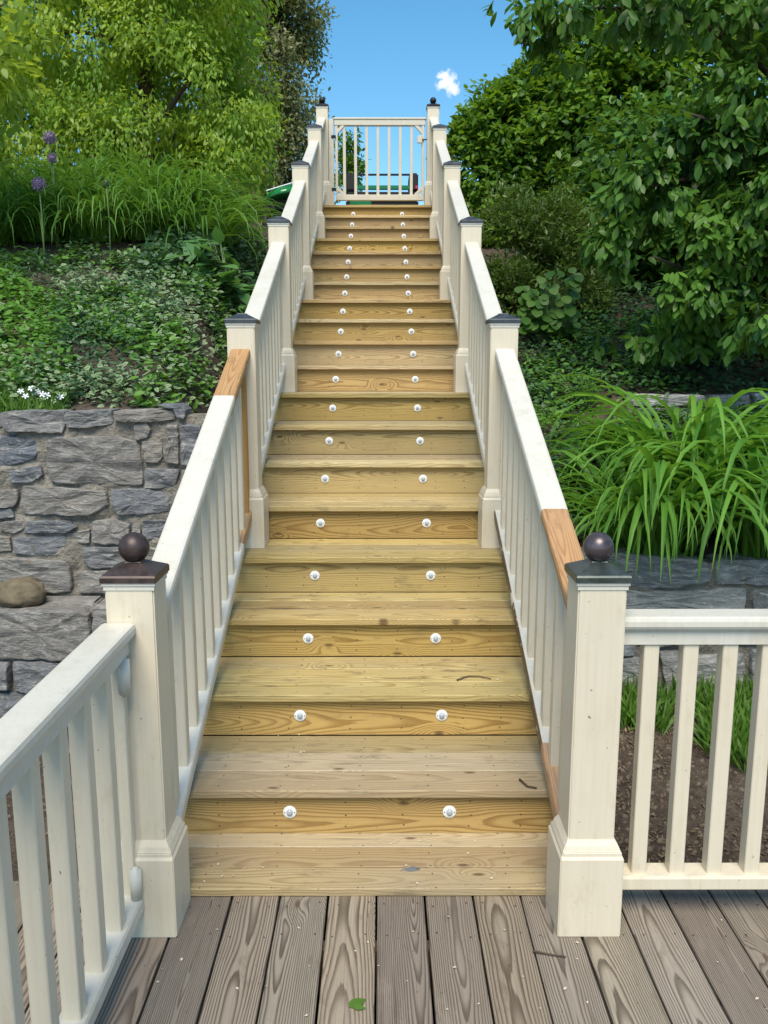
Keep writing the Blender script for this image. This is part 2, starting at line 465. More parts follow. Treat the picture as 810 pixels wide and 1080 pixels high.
M['leaf_hedge'] = leaf_mat('hedge_leaf', c3(0.03, 0.10, 0.010), c3(0.19, 0.34, 0.03), 0.35)
M['leaf_juniper'] = leaf_mat('juniper_spray', c3(0.045, 0.095, 0.014), c3(0.14, 0.22, 0.035), 0.25)
M['leaf_dark'] = leaf_mat('glossy_leaf', c3(0.025, 0.085, 0.015), c3(0.14, 0.28, 0.04), 0.3, 0.40, 0.32)
M['leaf_dark_o'] = leaf_mat('glossy_leaf_single', c3(0.035, 0.11, 0.02), c3(0.15, 0.30, 0.045), 0.3, 0.40, 0.45, objvar=True)
M['leaf_daylily'] = leaf_mat('daylily_blade', c3(0.055, 0.17, 0.018), c3(0.17, 0.36, 0.045), 0.35, 0.5, 0.35, objvar=True)
M['leaf_daylily_d'] = leaf_mat('daylily_blade_dark', c3(0.05, 0.15, 0.020), c3(0.15, 0.30, 0.04), 0.35, 0.45, 0.35)
M['leaf_cover_dark'] = leaf_mat('vinca_leaf', c3(0.03, 0.085, 0.034), c3(0.08, 0.17, 0.06), 0.15, 0.45, 0.4)
M['leaf_cover_bright'] = leaf_mat('strawberry_leaf', c3(0.07, 0.19, 0.025), c3(0.16, 0.33, 0.055), 0.3, 0.5, 0.3)
M['leaf_cover_var'] = leaf_mat('variegated_leaf', c3(0.08, 0.16, 0.05), c3(0.13, 0.23, 0.075), 0.2, 0.5, 0.3, edge=c3(0.30, 0.38, 0.22))
M['leaf_round'] = leaf_mat('round_leaf', c3(0.05, 0.14, 0.018), c3(0.12, 0.24, 0.036), 0.3, 0.45, 0.4, objvar=True)
M['leaf_hosta'] = leaf_mat('hosta_leaf', c3(0.06, 0.17, 0.045), c3(0.13, 0.28, 0.07), 0.3, 0.45, 0.4, objvar=True)
M['grass'] = leaf_mat('grass_blade', c3(0.05, 0.14, 0.014), c3(0.14, 0.27, 0.04), 0.3, 0.5, 0.3)
M['dead_leaf'] = leaf_mat('dry_leaf', c3(0.10, 0.07, 0.045), c3(0.30, 0.23, 0.15), 0.1, 0.8, 0.2)
M['bark'] = plain('tree_bark', c3(0.10, 0.075, 0.055), 0.9, 0.2, 0.7, 25, 0.8)
M['allium'] = plain('allium_flower', c3(0.36, 0.25, 0.42), 0.6, 0.3, 0.35, 80)
M['stem'] = plain('plant_stem', c3(0.12, 0.19, 0.07), 0.6, 0.3, 0.2)
M['petal'] = plain('white_petal', c3(0.75, 0.77, 0.80), 0.6, 0.3, 0.05)
M['white_cloth'] = plain('white_board', c3(0.7, 0.74, 0.8), 0.5, 0.3, 0.1)

# ------------------------------------------------------------------ measured stair geometry
RUN, RISE, D1 = 0.3888, 0.1716, 2.577
SL = RISE / RUN
NSTEP = 19
def tz(k): return k * RISE + 0.025          # top of tread k (0 = landing boards)
def ry(k): return D1 + (k - 1) * RUN        # front face of riser k
def stair_z(y): return tz(1) + SL * (y - (ry(1) - 0.03))

# ------------------------------------------------------------------ ground
def fbm(x, y, s=1.0, o=3):
    return mnoise.fractal(Vector((x * s, y * s, 3.3)), 1.0, 2.0, o)
def smooth(a, b, x):
    t = min(1, max(0, (x - a) / (b - a)))
    return t * t * (3 - 2 * t)
def side_z(x, y):
    if x < 0:
        if y < 4.06: z = -0.38
        elif y < 4.32: z = 0.345
        elif y < 7.0: z = 1.31 + (y - 4.32) * 0.445
        else: z = 2.503 + (y - 7.0) * 0.40
    else:
        if y < 4.06: z = -0.30 + 0.19 * smooth(2.6, 4.0, y)
        elif y < 6.0: z = 0.60 + (y - 4.06) * 0.33
        elif y < 6.05: z = 1.24
        else: z = (1.33 if 1.6 < x < 2.75 else 1.26) + (y - 6.05) * 0.43
    return min(z, 3.22)
def ground_z(x, y):
    z = side_z(x, y)
    if y > 4.06 or abs(x) < 0.8:
        under = stair_z(y) - 0.32
        if y < 2.6: under = -0.38
        under = min(under, 2.95) if y < 10.2 else 3.2
        if x < 0:
            k = smooth(0.80, 1.25 + 0.6 * smooth(6.7, 7.6, y), -x) if y > 4.3 else (1.0 if x < -0.75 else 0.0)
        else:
            k = smooth(0.74, 0.95, x) if y > 4.06 else (1.0 if x > 0.75 else 0.0)
        z = under + (z - under) * k
    if y > 4.35:
        z += 0.035 * fbm(x, y, 2.3) + 0.012 * fbm(x, y, 9.0)
    else:
        z += 0.02 * fbm(x, y, 4.0)
    if y > 14:
        z -= 0.03 * (y - 14) if y < 60 else 1.4
    return z
def axis(lo, hi, near_lo, near_hi, step, extra=()):
    a = list(np.arange(near_lo, near_hi + 1e-6, step))
    s = step; v = near_hi
    while v < hi:
        s *= 1.45; v += s; a.append(min(v, hi))
    s = step; v = near_lo
    while v > lo:
        s *= 1.45; v -= s; a.append(max(v, lo))
    a += list(extra)
    return sorted(set(round(float(t), 4) for t in a))
gx = axis(-300, 300, -5.0, 5.0, 0.11, (-0.76, -0.74, 0.74, 0.76, 0.70, -0.70))
gy = axis(-60, 500, -0.5, 11.5, 0.11, (4.05, 4.0601, 4.31, 4.3201, 5.99, 6.0501, 9.9, 10.21))
V = []; F = []
for y in gy:
    for x in gx:
        V.append((x, y, ground_z(x, y)))
nx = len(gx)
for j in range(len(gy) - 1):
    for i in range(nx - 1):
        a = j * nx + i
        F.append((a, a + 1, a + nx + 1, a + nx))
ground = place('ground', mesh_from('ground', V, F, True), M['soil'])
tag(ground, 'brown garden soil rising in a bank beside the stairs', None, None, 'structure')

# ------------------------------------------------------------------ deck
deck = tag(link(bpy.data.objects.new('deck', None), None, (0.3, 0.8, 0)), 'weathered grey brown timber deck at the foot of the stairs', None, None, 'structure')
DP = 0.145
bl = box_mesh(3.2, DP - 0.0065, 0.028, 0.003)
blr = box_mesh(2.96, DP - 0.0065, 0.028, 0.003)
for i in range(-4, 18):
    x = -0.5558 - DP / 2 + (i) * DP
    inside = -0.72 < x < 0.72
    if x > 2.3: continue
    L, me = (3.2, bl) if inside else (2.96, blr)
    y1 = 2.60 if inside else 2.36
    place('deck_board', me, M['deck'], deck, (x + random.uniform(-.0012, .0012), y1 - L / 2, -0.014 + random.uniform(-0.0012, 0.0012)), (0, 0, math.pi / 2))
for y in (-0.4, 0.1, 0.6, 1.1, 1.6, 2.1):
    place('joist', box_mesh(3.2, 0.04, 0.14, 0), M['frame_wood'], deck, (0.35, y, -0.10))
place('rim_board', box_mesh(1.62, 0.035, 0.17, 0.002), M['frame_wood'], deck, (1.53, 2.335, -0.115))
place('rim_board', box_mesh(0.48, 0.035, 0.17, 0.002), M['frame_wood'], deck, (-1.0, 2.335, -0.115))
place('rim_board', box_mesh(0.035, 2.9, 0.17, 0.002), M['frame_wood'], deck, (-1.235, 0.8, -0.117))
# nail heads on the deck
def nail_mesh(points, r=0.0028, normal='z'):
    V = []; F = []
    for p in points:
        b = len(V)
        for k in range(6):
            t = k * math.pi / 3
            if normal == 'z': V.append((p[0] + r * math.cos(t), p[1] + r * math.sin(t), p[2]))
            else: V.append((p[0] + r * math.cos(t), p[1], p[2] + r * math.sin(t)))
        F.append(tuple(b + k for k in (range(6) if normal == 'z' else reversed(range(6)))))
    return V, F
pts = []
for i in range(-4, 18):
    x = -0.5558 - DP / 2 + i * DP
    for y in (1.1, 1.6, 2.1, 2.235):
        for s in (-1, 1):
            pts.append((x + s * 0.045 + random.uniform(-.006, .006) - deck.location.x, y + random.uniform(-.012, .012) - deck.location.y, 0.0022))
vv, ff = nail_mesh(pts)
tag(place('nail_heads', mesh_from('nails', vv, ff), M['nail'], deck, deck.location), kind='stuff')

# ------------------------------------------------------------------ staircase
stairs = thing('staircase', 'long straight timber staircase with paired round white lights on its risers', 'staircase', (0, D1, 0))
SW = 1.32
tb = box_mesh(SW, 0.1350, 0.027, 0.0025, 1)
for k in range(0, NSTEP + 1):
    if k == 0:
        lb = box_mesh(1.31, 0.1072, 0.025, 0.002)
        for j in range(3):
            place('landing_board', lb, M['landing'], stairs, (0, 2.274 + 0.055 + j * 0.1118, 0.0135))
        continue
    y = ry(k) - 0.03
    for j in range(3 if k < NSTEP else 6):
        place('tread_board', tb, M['tread'] if k > 1 else M['landing'], stairs,
              (random.uniform(-.003, .003), y + 0.0685 + j * 0.140, tz(k) - 0.0135 + random.uniform(-0.0008, 0.0008)), (0, 0, math.pi if random.random() < .5 else 0))
rb = box_mesh(SW, RISE - 0.029, 0.022, 0.0015)
rb1 = box_mesh(SW, RISE - 0.029, 0.022, 0.0015)
for k in range(1, NSTEP + 1):
    place('riser_board', rb, M['riser'], stairs, (0, ry(k) + 0.011, (tz(k) - 0.027 + tz(k - 1)) / 2 - 0.0002), (math.pi / 2, 0, math.pi if random.random() < .5 else 0))
# stringers (closed skirt boards either side)
for s in (-1, 1):
    x0, x1 = s * 0.664, s * 0.70
    ya, yb = 2.40, 9.95
    prof = [(ya, -0.3), (ya, 0.02), (D1 - 0.02, stair_z(D1 - 0.02) - 0.06), (ry(19), tz(19) - 0.035), (yb, tz(19) - 0.035), (yb, tz(19) - 0.35), (ry(19) + 0.1, tz(19) - 0.36), (D1 + 0.35, -0.3)]
    V = [(x, y - D1, z) for x in (x0, x1) for (y, z) in prof]
    n = len(prof)
    F = [tuple(range(n)), tuple(range(2 * n - 1, n - 1, -1))] + [(i, (i + 1) % n, n + (i + 1) % n, n + i) for i in range(n)]
    bm = bmesh.new(); vs = [bm.verts.new(v) for v in V]
    for f in F: bm.faces.new([vs[i] for i in f])
    place('stringer', bm_mesh('stringer', bm), M['frame_wood'], stairs, (0, D1, 0))
pts = []
for k in range(1, NSTEP + 1):
    for x in (-0.5, -0.31, -0.07, 0.11, 0.34, 0.5):
        xx = x + random.uniform(-.012, .012)
        for dz in (0.03, 0.07, 0.115):
            pts.append((xx + random.uniform(-.004, .004), ry(k) - D1 - 0.0006, tz(k - 1) + dz + random.uniform(-.004, .004)))
vv, ff = nail_mesh(pts, 0.0030, 'y')
tag(place('riser_nails', mesh_from('nails', vv, ff), M['nail'], stairs, (0, D1, 0)), kind='stuff')
pts = []
for k in range(0, 12):
    for j in range(3):
        for x in (-0.5, -0.29, -0.03, 0.2, 0.43):
            for s in (-1, 1):
                yy = (ry(k) - 0.03 + 0.0685 + j * 0.14) if k else 2.314 + j * 0.112
                pts.append((x + random.uniform(-.01, .01), yy + s * 0.035 - D1, (tz(k) if k else 0.026) + 0.0014))
vv, ff = nail_mesh(pts, 0.0027)
tag(place('tread_nails', mesh_from('nails', vv, ff), M['nail'], stairs, (0, D1, 0)), kind='stuff')

# step lights
def revolve_y(profile, seg=20):
    """profile of (radius, -y depth) turned about the Y axis, facing -Y"""
    V = []; F = []
    for r, d in profile:
        for k in range(seg):
            t = 2 * math.pi * k / seg
            V.append((r * math.cos(t), -d, r * math.sin(t)))
    for i in range(len(profile) - 1):
        for k in range(seg):
            k2 = (k + 1) % seg
            F.append((i * seg + k, i * seg + k2, (i + 1) * seg + k2, (i + 1) * seg + k))
    F.append(tuple((len(profile) - 1) * seg + k for k in range(seg)))
    bm = bmesh.new(); vs = [bm.verts.new(v) for v in V]
    for f in F: bm.faces.new([vs[i] for i in f])
    return bm_mesh('turned', bm, True)
flange = revolve_y([(0.0225, 0.0), (0.0225, 0.0022), (0.0212, 0.0034), (0.0120, 0.0040), (0.0100, 0.0036)])
lens = revolve_y([(0.0105, 0.0), (0.0105, 0.003), (0.0095, 0.006), (0.006, 0.008), (0.002, 0.0085)], 16)
screw = revolve_y([(0.0020, 0.0), (0.0020, 0.0012)], 6)
for k in range(1, NSTEP + 1):
    zc = D1 and (k - 1) * RISE + 0.105
    for s in (-1, 1):
        x = s * 0.2674
        sl = place('step_light', flange, M['lamp_white'], stairs, (x, ry(k) - 0.0004, zc))
        place('lens', lens, M['lamp_lens'], sl, (x, ry(k) - 0.0042, zc))
        if k < 12:
            for q in (-1, 1):
                place('screw', screw, M['screw'], sl, (x + q * 0.0165, ry(k) - 0.0042, zc))

# ------------------------------------------------------------------ railings
def square_loft(levels, cx=0.0, cy=0.0):
    """levels: list of (half width, z)"""
    V = []; F = []
    for h, z in levels:
        for sx, sy in ((-1, -1), (1, -1), (1, 1), (-1, 1)):
            V.append((cx + sx * h, cy + sy * h, z))
    for i in range(len(levels) - 1):
        for k in range(4):
            k2 = (k + 1) % 4
            F.append((i * 4 + k, i * 4 + k2, (i + 1) * 4 + k2, (i + 1) * 4 + k))
    F.append((3, 2, 1, 0)); n = 4 * (len(levels) - 1)
    F.append((n, n + 1, n + 2, n + 3))
    return V, F
def loft_mesh(levels, bevel=0.0):
    V, F = square_loft(levels)
    bm = bmesh.new(); vs = [bm.verts.new(v) for v in V]
    for f in F: bm.faces.new([vs[i] for i in f])
    if bevel:
        es = [e for e in bm.edges if abs((e.verts[0].co - e.verts[1].co).normalized().z) > 0.8]
        bmesh.ops.bevel(bm, geom=es, offset=bevel, segments=2, affect='EDGES')
    return bm_mesh('loft', bm)
PH = 0.064
def ball_mesh(r):
    bm = bmesh.new()
    bmesh.ops.create_uvsphere(bm, u_segments=24, v_segments=14, radius=r)
    return bm_mesh('ball', bm, True)
post_short = loft_mesh([(PH, 0.0), (PH, 1.015)], 0.004)
post_tall = loft_mesh([(PH, 0.0), (PH, 1.05)], 0.004)
base_m = loft_mesh([(0.088, 0.001), (0.088, 0.235), (0.083, 0.243), (0.0825, 0.252), (0.079, 0.256), (0.075, 0.268), (0.0655, 0.284)], 0.003)
collar_m = loft_mesh([(0.0665, 0.0), (0.0665, 0.010), (0.070, 0.013), (0.070, 0.020)])
cap_m = loft_mesh([(0.0735, 0.0), (0.0735, 0.014), (0.070, 0.019), (0.022, 0.043), (0.020, 0.046)], 0.002)
neck_m = loft_mesh([(0.018, 0.0), (0.016, 0.012)], 0.006)
ball_m = ball_mesh(0.041)
ball_s = ball_mesh(0.035)

def newel(parent, x, yfront, z, style):
    y = yfront + 0.088
    H = 1.012 if style.startswith('near') else 1.048
    p = place('newel_post', post_short if style.startswith('near') else post_tall, M['paint'], parent, (x, y, z))
    place('post_base', base_m, M['paint'], p, (x, y, z))
    zt = z + H - 0.013
    place('collar', collar_m, M['paint_white'], p, (x, y, zt))
    capmat = {'near_left': M['bronze'], 'near_right': M['verdigris'], 'mid': M['slate'], 'top': M['black_iron']}[style]
    place('cap', cap_m, capmat, p, (x, y, zt + 0.0205))
    if style != 'mid':
        place('neck', neck_m, capmat, p, (x, y, zt + 0.062))
        bmat = {'near_left': M['bronze'], 'near_right': M['ball_grey'], 'top': M['black_iron']}[style]
        place('ball_finial', ball_m if style != 'top' else ball_s, bmat, p, (x, y, zt + 0.062 + (0.039 if style != 'top' else 0.034)))
    return p

TOPR = [(-0.046, -0.012), (-0.043, -0.003), (-0.036, 0.0), (0.036, 0.0), (0.043, -0.003), (0.046, -0.012), (0.046, -0.026), (0.042, -0.034), (0.030, -0.038), (0.027, -0.046), (0.027, -0.082), (-0.027, -0.082), (-0.027, -0.046), (-0.030, -0.038), (-0.042, -0.034), (-0.046, -0.026)]
BOTR = [(-0.036, -0.008), (-0.032, 0.0), (0.032, 0.0), (0.036, -0.008), (0.036, -0.040), (0.033, -0.043), (-0.033, -0.043), (-0.036, -0.040)]
def rail_mesh(profile, length, slope):
    """profile swept along +Y from 0 to length, sheared by slope; ends cut plumb"""
    k = math.sqrt(1 + slope * slope)
    n = len(profile); V = []; F = []
    m = 2
    for t in (0.0, length):
        for u, v in profile:
            V.append((u, t, t * slope + v * k))
    for i in range(n):
        j = (i + 1) % n
        F.append((i, j, n + j, n + i))
    F.append(tuple(range(n))); F.append(tuple(range(2 * n - 1, n - 1, -1)))
    bm = bmesh.new(); vs = [bm.verts.new(v) for v in V]
    for f in F: bm.faces.new([vs[i] for i in f])
    return bm_mesh('rail', bm)
BALC = {}
def baluster_mesh(h, slope, w=0.042):
    key = (round(h, 3), round(slope, 3), w)
    if key not in BALC:
        a = w / 2
        bm = bmesh.new()
        vs = [bm.verts.new((sx * a, sy * a, z + sy * a * slope)) for z in (0.0, h) for sx, sy in ((-1, -1), (1, -1), (1, 1), (-1, 1))]
        for f in ((3, 2, 1, 0), (4, 5, 6, 7), (0, 1, 5, 4), (1, 2, 6, 5), (2, 3, 7, 6), (3, 0, 4, 7)):
            bm.faces.new([vs[i] for i in f])
        es = [e for e in bm.edges if abs((e.verts[0].co - e.verts[1].co).normalized().z) > 0.99]
        bmesh.ops.bevel(bm, geom=es, offset=0.0025, segments=1, affect='EDGES')
        BALC[key] = bm_mesh('baluster', bm)
    return BALC[key]

POST_Y = [2.094] + [3.905 + 1.5552 * i for i in range(4)] + [9.70]
POST_Z = [0.0, tz(4), tz(8), tz(12), tz(16), tz(19)]
def top_line(i):
    """height of the flight's handrail top at y: passes 0.13 below the cap of the upper post"""
    yu = POST_Y[i + 1]; zu = POST_Z[i + 1] + 1.048 - 0.12
    if i == 4: zu = POST_Z[5] + 0.93
    return lambda y: zu + SL * (y - yu)
def rail_piece(name, prof, mat, parent, x, y0, y1, zf):
    return place(name, rail_mesh(prof, y1 - y0, SL), mat, parent, (x, y0, zf(y0)))
for side in (-1, 1):
    word = 'left' if side < 0 else 'right'
    lab = ('cream painted railing up the left side of the stairs, bare wood at first flight top' if side < 0
           else 'cream painted railing up the right side of the stairs, peeling and bare wood below')
    rail = thing('stair_railing', lab, 'railing', (side * 0.612, 2.18, 0))
    for i in range(6):
        x = side * (0.6215 if i == 0 else 0.608)
        newel(rail, x, POST_Y[i], POST_Z[i], ('near_' + word) if i == 0 else ('top' if i == 5 else 'mid'))
    for i in range(5):
        x = side * 0.612
        ya = POST_Y[i] + 0.088 + PH - 0.001; yb = POST_Y[i + 1] + 0.088 - PH + 0.001
        zf = top_line(i)
        zb = lambda y: stair_z(y) + 0.055 + 0.043 * 1.093
        blen = 0.0
        wood_seg = None
        if i == 0 and side < 0:
            rail_piece('top_rail', TOPR, M['paint_white'], rail, x, ya, 3.484, zf)
            rail_piece('top_rail_repair', TOPR, M['cedar'], rail, x, 3.484, yb, zf)
            rail_piece('bottom_rail', BOTR, M['paint_white'], rail, x, ya, 3.66, zb)
            rail_piece('bottom_rail_repair', BOTR, M['cedar'], rail, x, 3.66, yb, zb)
        elif i == 0:
            rail_piece('top_rail_repair', TOPR, M['cedar'], rail, x, ya, 2.71, zf)
            rail_piece('top_rail', TOPR, M['paint_white'], rail, x, 2.71, yb, zf)
            rail_piece('bottom_rail_repair', BOTR, M['cedar'], rail, x, ya, 2.62, zb)
            rail_piece('bottom_rail', BOTR, M['paint_chip'], rail, x, 2.62, yb, zb)
        else:
            rail_piece('top_rail', TOPR, M['paint_white'], rail, x, ya, yb, zf)
            rail_piece('bottom_rail', BOTR, M['paint_white'], rail, x, ya, yb, zb)
        kk = math.sqrt(1 + SL * SL)
        nb = max(1, int(round((yb - ya) / 0.150)) - 1)
        st = (yb - ya) / (nb + 1)
        for q in range(nb):
            y = ya + st * (q + 1)
            z0 = zb(y) - 0.004; z1 = zf(y) - 0.082 * kk + 0.006
            place('baluster', baluster_mesh(z1 - z0, SL), M['paint'], rail, (x, y, z0))
        # half balusters against the posts
        for yy, w in ((ya + 0.011, 0.020), (yb - 0.011, 0.020)):
            z0 = zb(yy) - 0.004; z1 = zf(yy) - 0.082 * kk + 0.006
            bare = i == 0 and ((side < 0 and yy > 3) or (side > 0 and yy < 3))
            wdt = 0.05 if bare else 0.022
            yc = yy if not bare else (yb - 0.026 if side < 0 else ya + 0.026)
            place('wall_baluster', baluster_mesh(zf(yc) - zb(yc) - 0.082 * kk + 0.01, SL, wdt), M['cedar'] if bare else M['paint'], rail, (x, yc, zb(yc) - 0.004))

# deck railings
def flat_rail(name, parent, p0, along, length, prof, mat):
    o = place(name, rail_mesh(prof, length, 0.0), mat, parent, p0)
    if along == 'x': o.rotation_euler = (0, 0, -math.pi / 2)
    if along == '-y': o.rotation_euler = (0, 0, math.pi)
    return o
DTOP, DBOT = 0.91, 0.135
ldr = thing('deck_railing', 'cream painted railing along the left edge of the deck, nearest the camera', 'railing', (-0.655, 1.2, 0))
xl = -0.655
LL = 2.3
flat_rail('top_rail', ldr, (xl, 2.116, DTOP), '-y', LL, TOPR, M['paint_white'])
flat_rail('bottom_rail', ldr, (xl, 2.108, DBOT), '-y', LL, BOTR, M['paint_white'])
bh = DTOP - 0.082 - DBOT + 0.008
bm_ = baluster_mesh(bh, 0.0)
y = 1.958
while y > -0.1:
    place('baluster', bm_, M['paint'], ldr, (xl, y, DBOT - 0.004)); y -= 0.1475
place('wall_baluster', baluster_mesh(bh, 0.0, 0.03), M['paint'], ldr, (xl, 2.10, DBOT - 0.004))
for zc, hh in ((DTOP - 0.082 - 0.05, 0.11), (DBOT + 0.045, 0.10)):
    bm = bmesh.new()
    bmesh.ops.create_cone(bm, cap_ends=True, segments=16, radius1=0.016, radius2=0.016, depth=hh)
    bmesh.ops.bevel(bm, geom=[e for e in bm.edges if len(e.link_faces) == 2 and abs(e.verts[0].co.z - e.verts[1].co.z) < 1e-5], offset=0.008, segments=2, affect='EDGES')
    place('rail_bracket', bm_mesh('bracket', bm, True), M['paint_white'], ldr, (xl + 0.022, 2.075, zc))
# support post at the near end, out of view
place('end_post', post_short, M['paint'], ldr, (xl, -0.22, 0.0))

rdr = thing('deck_railing', 'cream painted railing along the back right edge of the deck, in front of soil', 'railing', (1.5, 2.2, 0))
yr = 2.205
flat_rail('top_rail', rdr, (0.684, yr, DTOP), 'x', 1.7, TOPR, M['paint_white'])
flat_rail('bottom_rail', rdr, (0.684, yr, DBOT), 'x', 1.7, BOTR, M['paint'])
x = 0.782
while x < 2.3:
    place('baluster', bm_, M['paint'], rdr, (x, yr, DBOT - 0.004)); x += 0.1085
place('end_post', post_short, M['paint'], rdr, (2.44, yr, 0.0))

# ------------------------------------------------------------------ gate
GY = 9.78
gate = thing('gate', 'closed cream wooden gate with vertical bars at the top of the stairs', 'gate', (0.02, GY, tz(19) + 0.09))
gx0, gx1, gz0, gz1 = -0.468, 0.512, tz(19) + 0.085, tz(19) + 0.93
gm = M['paint_gate']
place('top_bar', box_mesh(gx1 - gx0 + 0.02, 0.05, 0.062, 0.005), gm, gate, ((gx0 + gx1) / 2, GY, gz1 - 0.031))
place('top_bar_cap', box_mesh(gx1 - gx0 + 0.04, 0.065, 0.022, 0.005), gm, gate, ((gx0 + gx1) / 2, GY, gz1 + 0.010))
place('bottom_bar', box_mesh(gx1 - gx0, 0.048, 0.062, 0.005), gm, gate, ((gx0 + gx1) / 2, GY, gz0 + 0.031))
for xx in (gx0 + 0.014, gx1 - 0.014):
    place('stile', box_mesh(0.028, 0.044, gz1 - gz0 - 0.126, 0.003), gm, gate, (xx, GY, (gz0 + gz1) / 2))
for q in range(7):
    xx = gx0 + 0.1 + q * 0.1235
    place('bar', box_mesh(0.032, 0.034, gz1 - gz0 - 0.12, 0.003), gm, gate, (xx, GY + 0.004, (gz0 + gz1) / 2))
for cx_, cz_, a in ((gx0 + 0.055, gz0 + 0.095, 45), (gx1 - 0.055, gz0 + 0.095, -45), (gx0 + 0.055, gz1 - 0.095, -45), (gx1 - 0.055, gz1 - 0.095, 45)):
    place('corner_brace', box_mesh(0.11, 0.03, 0.035, 0.003), M['paint_gate'] if a else None, gate, (cx_, GY - 0.006, cz_), (0, R(a), 0))
place('latch', box_mesh(0.055, 0.03, 0.075, 0.004), gm, gate, (gx1 - 0.05, GY - 0.035, gz1 - 0.21))
place('latch_bolt', box_mesh(0.10, 0.01, 0.012, 0.002), M['black_iron'], gate, (gx1 + 0.01, GY - 0.032, gz1 - 0.21))
hp = thing('gate_jamb', 'narrow upright cream board the gate hangs from, beside left top post', 'post', (-0.505, GY, tz(19)))
place('board', box_mesh(0.055, 0.06, 0.93, 0.003), gm, hp, (-0.512, GY, tz(19) + 0.466))
for zz in (0.2, 0.75):
    place('hinge', box_mesh(0.05, 0.012, 0.03, 0.002), M['black_iron'], hp, (-0.485, GY - 0.032, tz(19) + zz))

# ------------------------------------------------------------------ stone walls
def stone_mesh(poly, depth, seed):
    """irregular block: outline in wall plane (x,z) centred on 0, faces -Y"""
    r = random.Random(seed)
    # resample outline
    pts = []
    n = len(poly)
    per = 0
    segs = []
    for i in range(n):
        a = Vector(poly[i]); c = Vector(poly[(i + 1) % n]); segs.append((a, c, (c - a).length)); per += (c - a).length
    N = 30
    step = per / N
    acc = 0.0
    for a, c, l in segs:
        k = max(1, int(round(l / step)))
        for j in range(k):
            pts.append(a.lerp(c, j / k))
    # round corners + jitter
    m = len(pts)
    rp = [(pts[i - 1] + pts[i] * 7 + pts[(i + 1) % m]) / 9 for i in range(m)]
    jit = step * 0.13
    rp = [p + Vector((r.uniform(-jit, jit), r.uniform(-jit, jit))) for p in rp]
    cen = sum(rp, Vector((0, 0))) / m
    V = []; F = []
    rings = [(1.0, 0.10), (1.0, -depth * 0.7), (0.98, -depth * 0.96), (0.93, -depth * 1.02), (0.62, -depth * 1.05), (0.3, -depth * 1.03)]
    ox, oz = r.uniform(0, 50), r.uniform(0, 50)
    tx, tz_ = r.uniform(-0.10, 0.10), r.uniform(-0.10, 0.10)
    for s, d in rings:
        for p in rp:
            q = cen + (p - cen) * s
            dd = d
            if d < 0:
                dd += 0.016 * mnoise.fractal(Vector((q.x * 9 + ox, 0, q.y * 15 + oz)), 1.0, 2.0, 3) * (1 if s < 0.99 else 0.4)
                dd += (q.x - cen.x) * tx + (q.y - cen.y) * tz_
            V.append((q.x, dd, q.y))
    V.append((cen.x, -depth * 1.06, cen.y))
    for i in range(len(rings) - 1):
        for k in range(m):
            k2 = (k + 1) % m
            F.append((i * m + k, i * m + k2, (i + 1) * m + k2, (i + 1) * m + k))
    last = (len(rings) - 1) * m
    for k in range(m):
        F.append((last + k, last + (k + 1) % m, len(V) - 1))
    bm = bmesh.new(); vs = [bm.verts.new(v) for v in V]
    for f in F: bm.faces.new([vs[i] for i in f])
    me = bm_mesh('stone', bm)
    return me
def add_stone(wall, poly, Y, depth, seed):
    mt = M['granite_brightened'] if WPOS[wall.name].x > 0 else M['stone']
    cx_ = sum(p[0] for p in poly) / len(poly); cz_ = sum(p[1] for p in poly) / len(poly)
    me = stone_mesh([(p[0] - cx_, p[1] - cz_) for p in poly], depth, seed)
    place('stone', me, mt, wall, (cx_, Y, cz_))
def mortar_core(wall, x0, x1, z0, z1, Y, thick=0.14, name='mortar'):
    nx_, nz_ = max(2, int((x1 - x0) / 0.03)), max(2, int((z1 - z0) / 0.03))
    V = []; F = []
    for j in range(nz_ + 1):
        for i in range(nx_ + 1):
            x = x0 + (x1 - x0) * i / nx_; z = z0 + (z1 - z0) * j / nz_
            V.append((x, -0.020 + 0.024 * mnoise.fractal(Vector((x * 7, Y, z * 9)), 1.0, 2.0, 4), z))
    for j in range(nz_):
        for i in range(nx_):
            a = j * (nx_ + 1) + i
            F.append((a, a + 1, a + nx_ + 2, a + nx_ + 1))
    b0 = len(V)
    V += [(x0, thick, z0), (x1, thick, z0), (x1, thick, z1), (x0, thick, z1)]
    top = [nz_ * (nx_ + 1) + i for i in range(nx_ + 1)]
    F.append(tuple(top + [b0 + 2, b0 + 3]))
    right = [j * (nx_ + 1) + nx_ for j in range(nz_ + 1)]
    F.append(tuple(reversed(right + [b0 + 2, b0 + 1])))
    F.append((b0, b0 + 3, b0 + 2, b0 + 1))
    wl = WPOS[wall.name]
    place(name, mesh_from('mortar', [(v[0] - wl.x, v[1], v[2] - wl.z) for v in V], F), M['mortar'], wall, (wl.x, Y, wl.z))
def wz(u, v, Y):
    p = pix(u, v, Y); return (p.x, p.z)

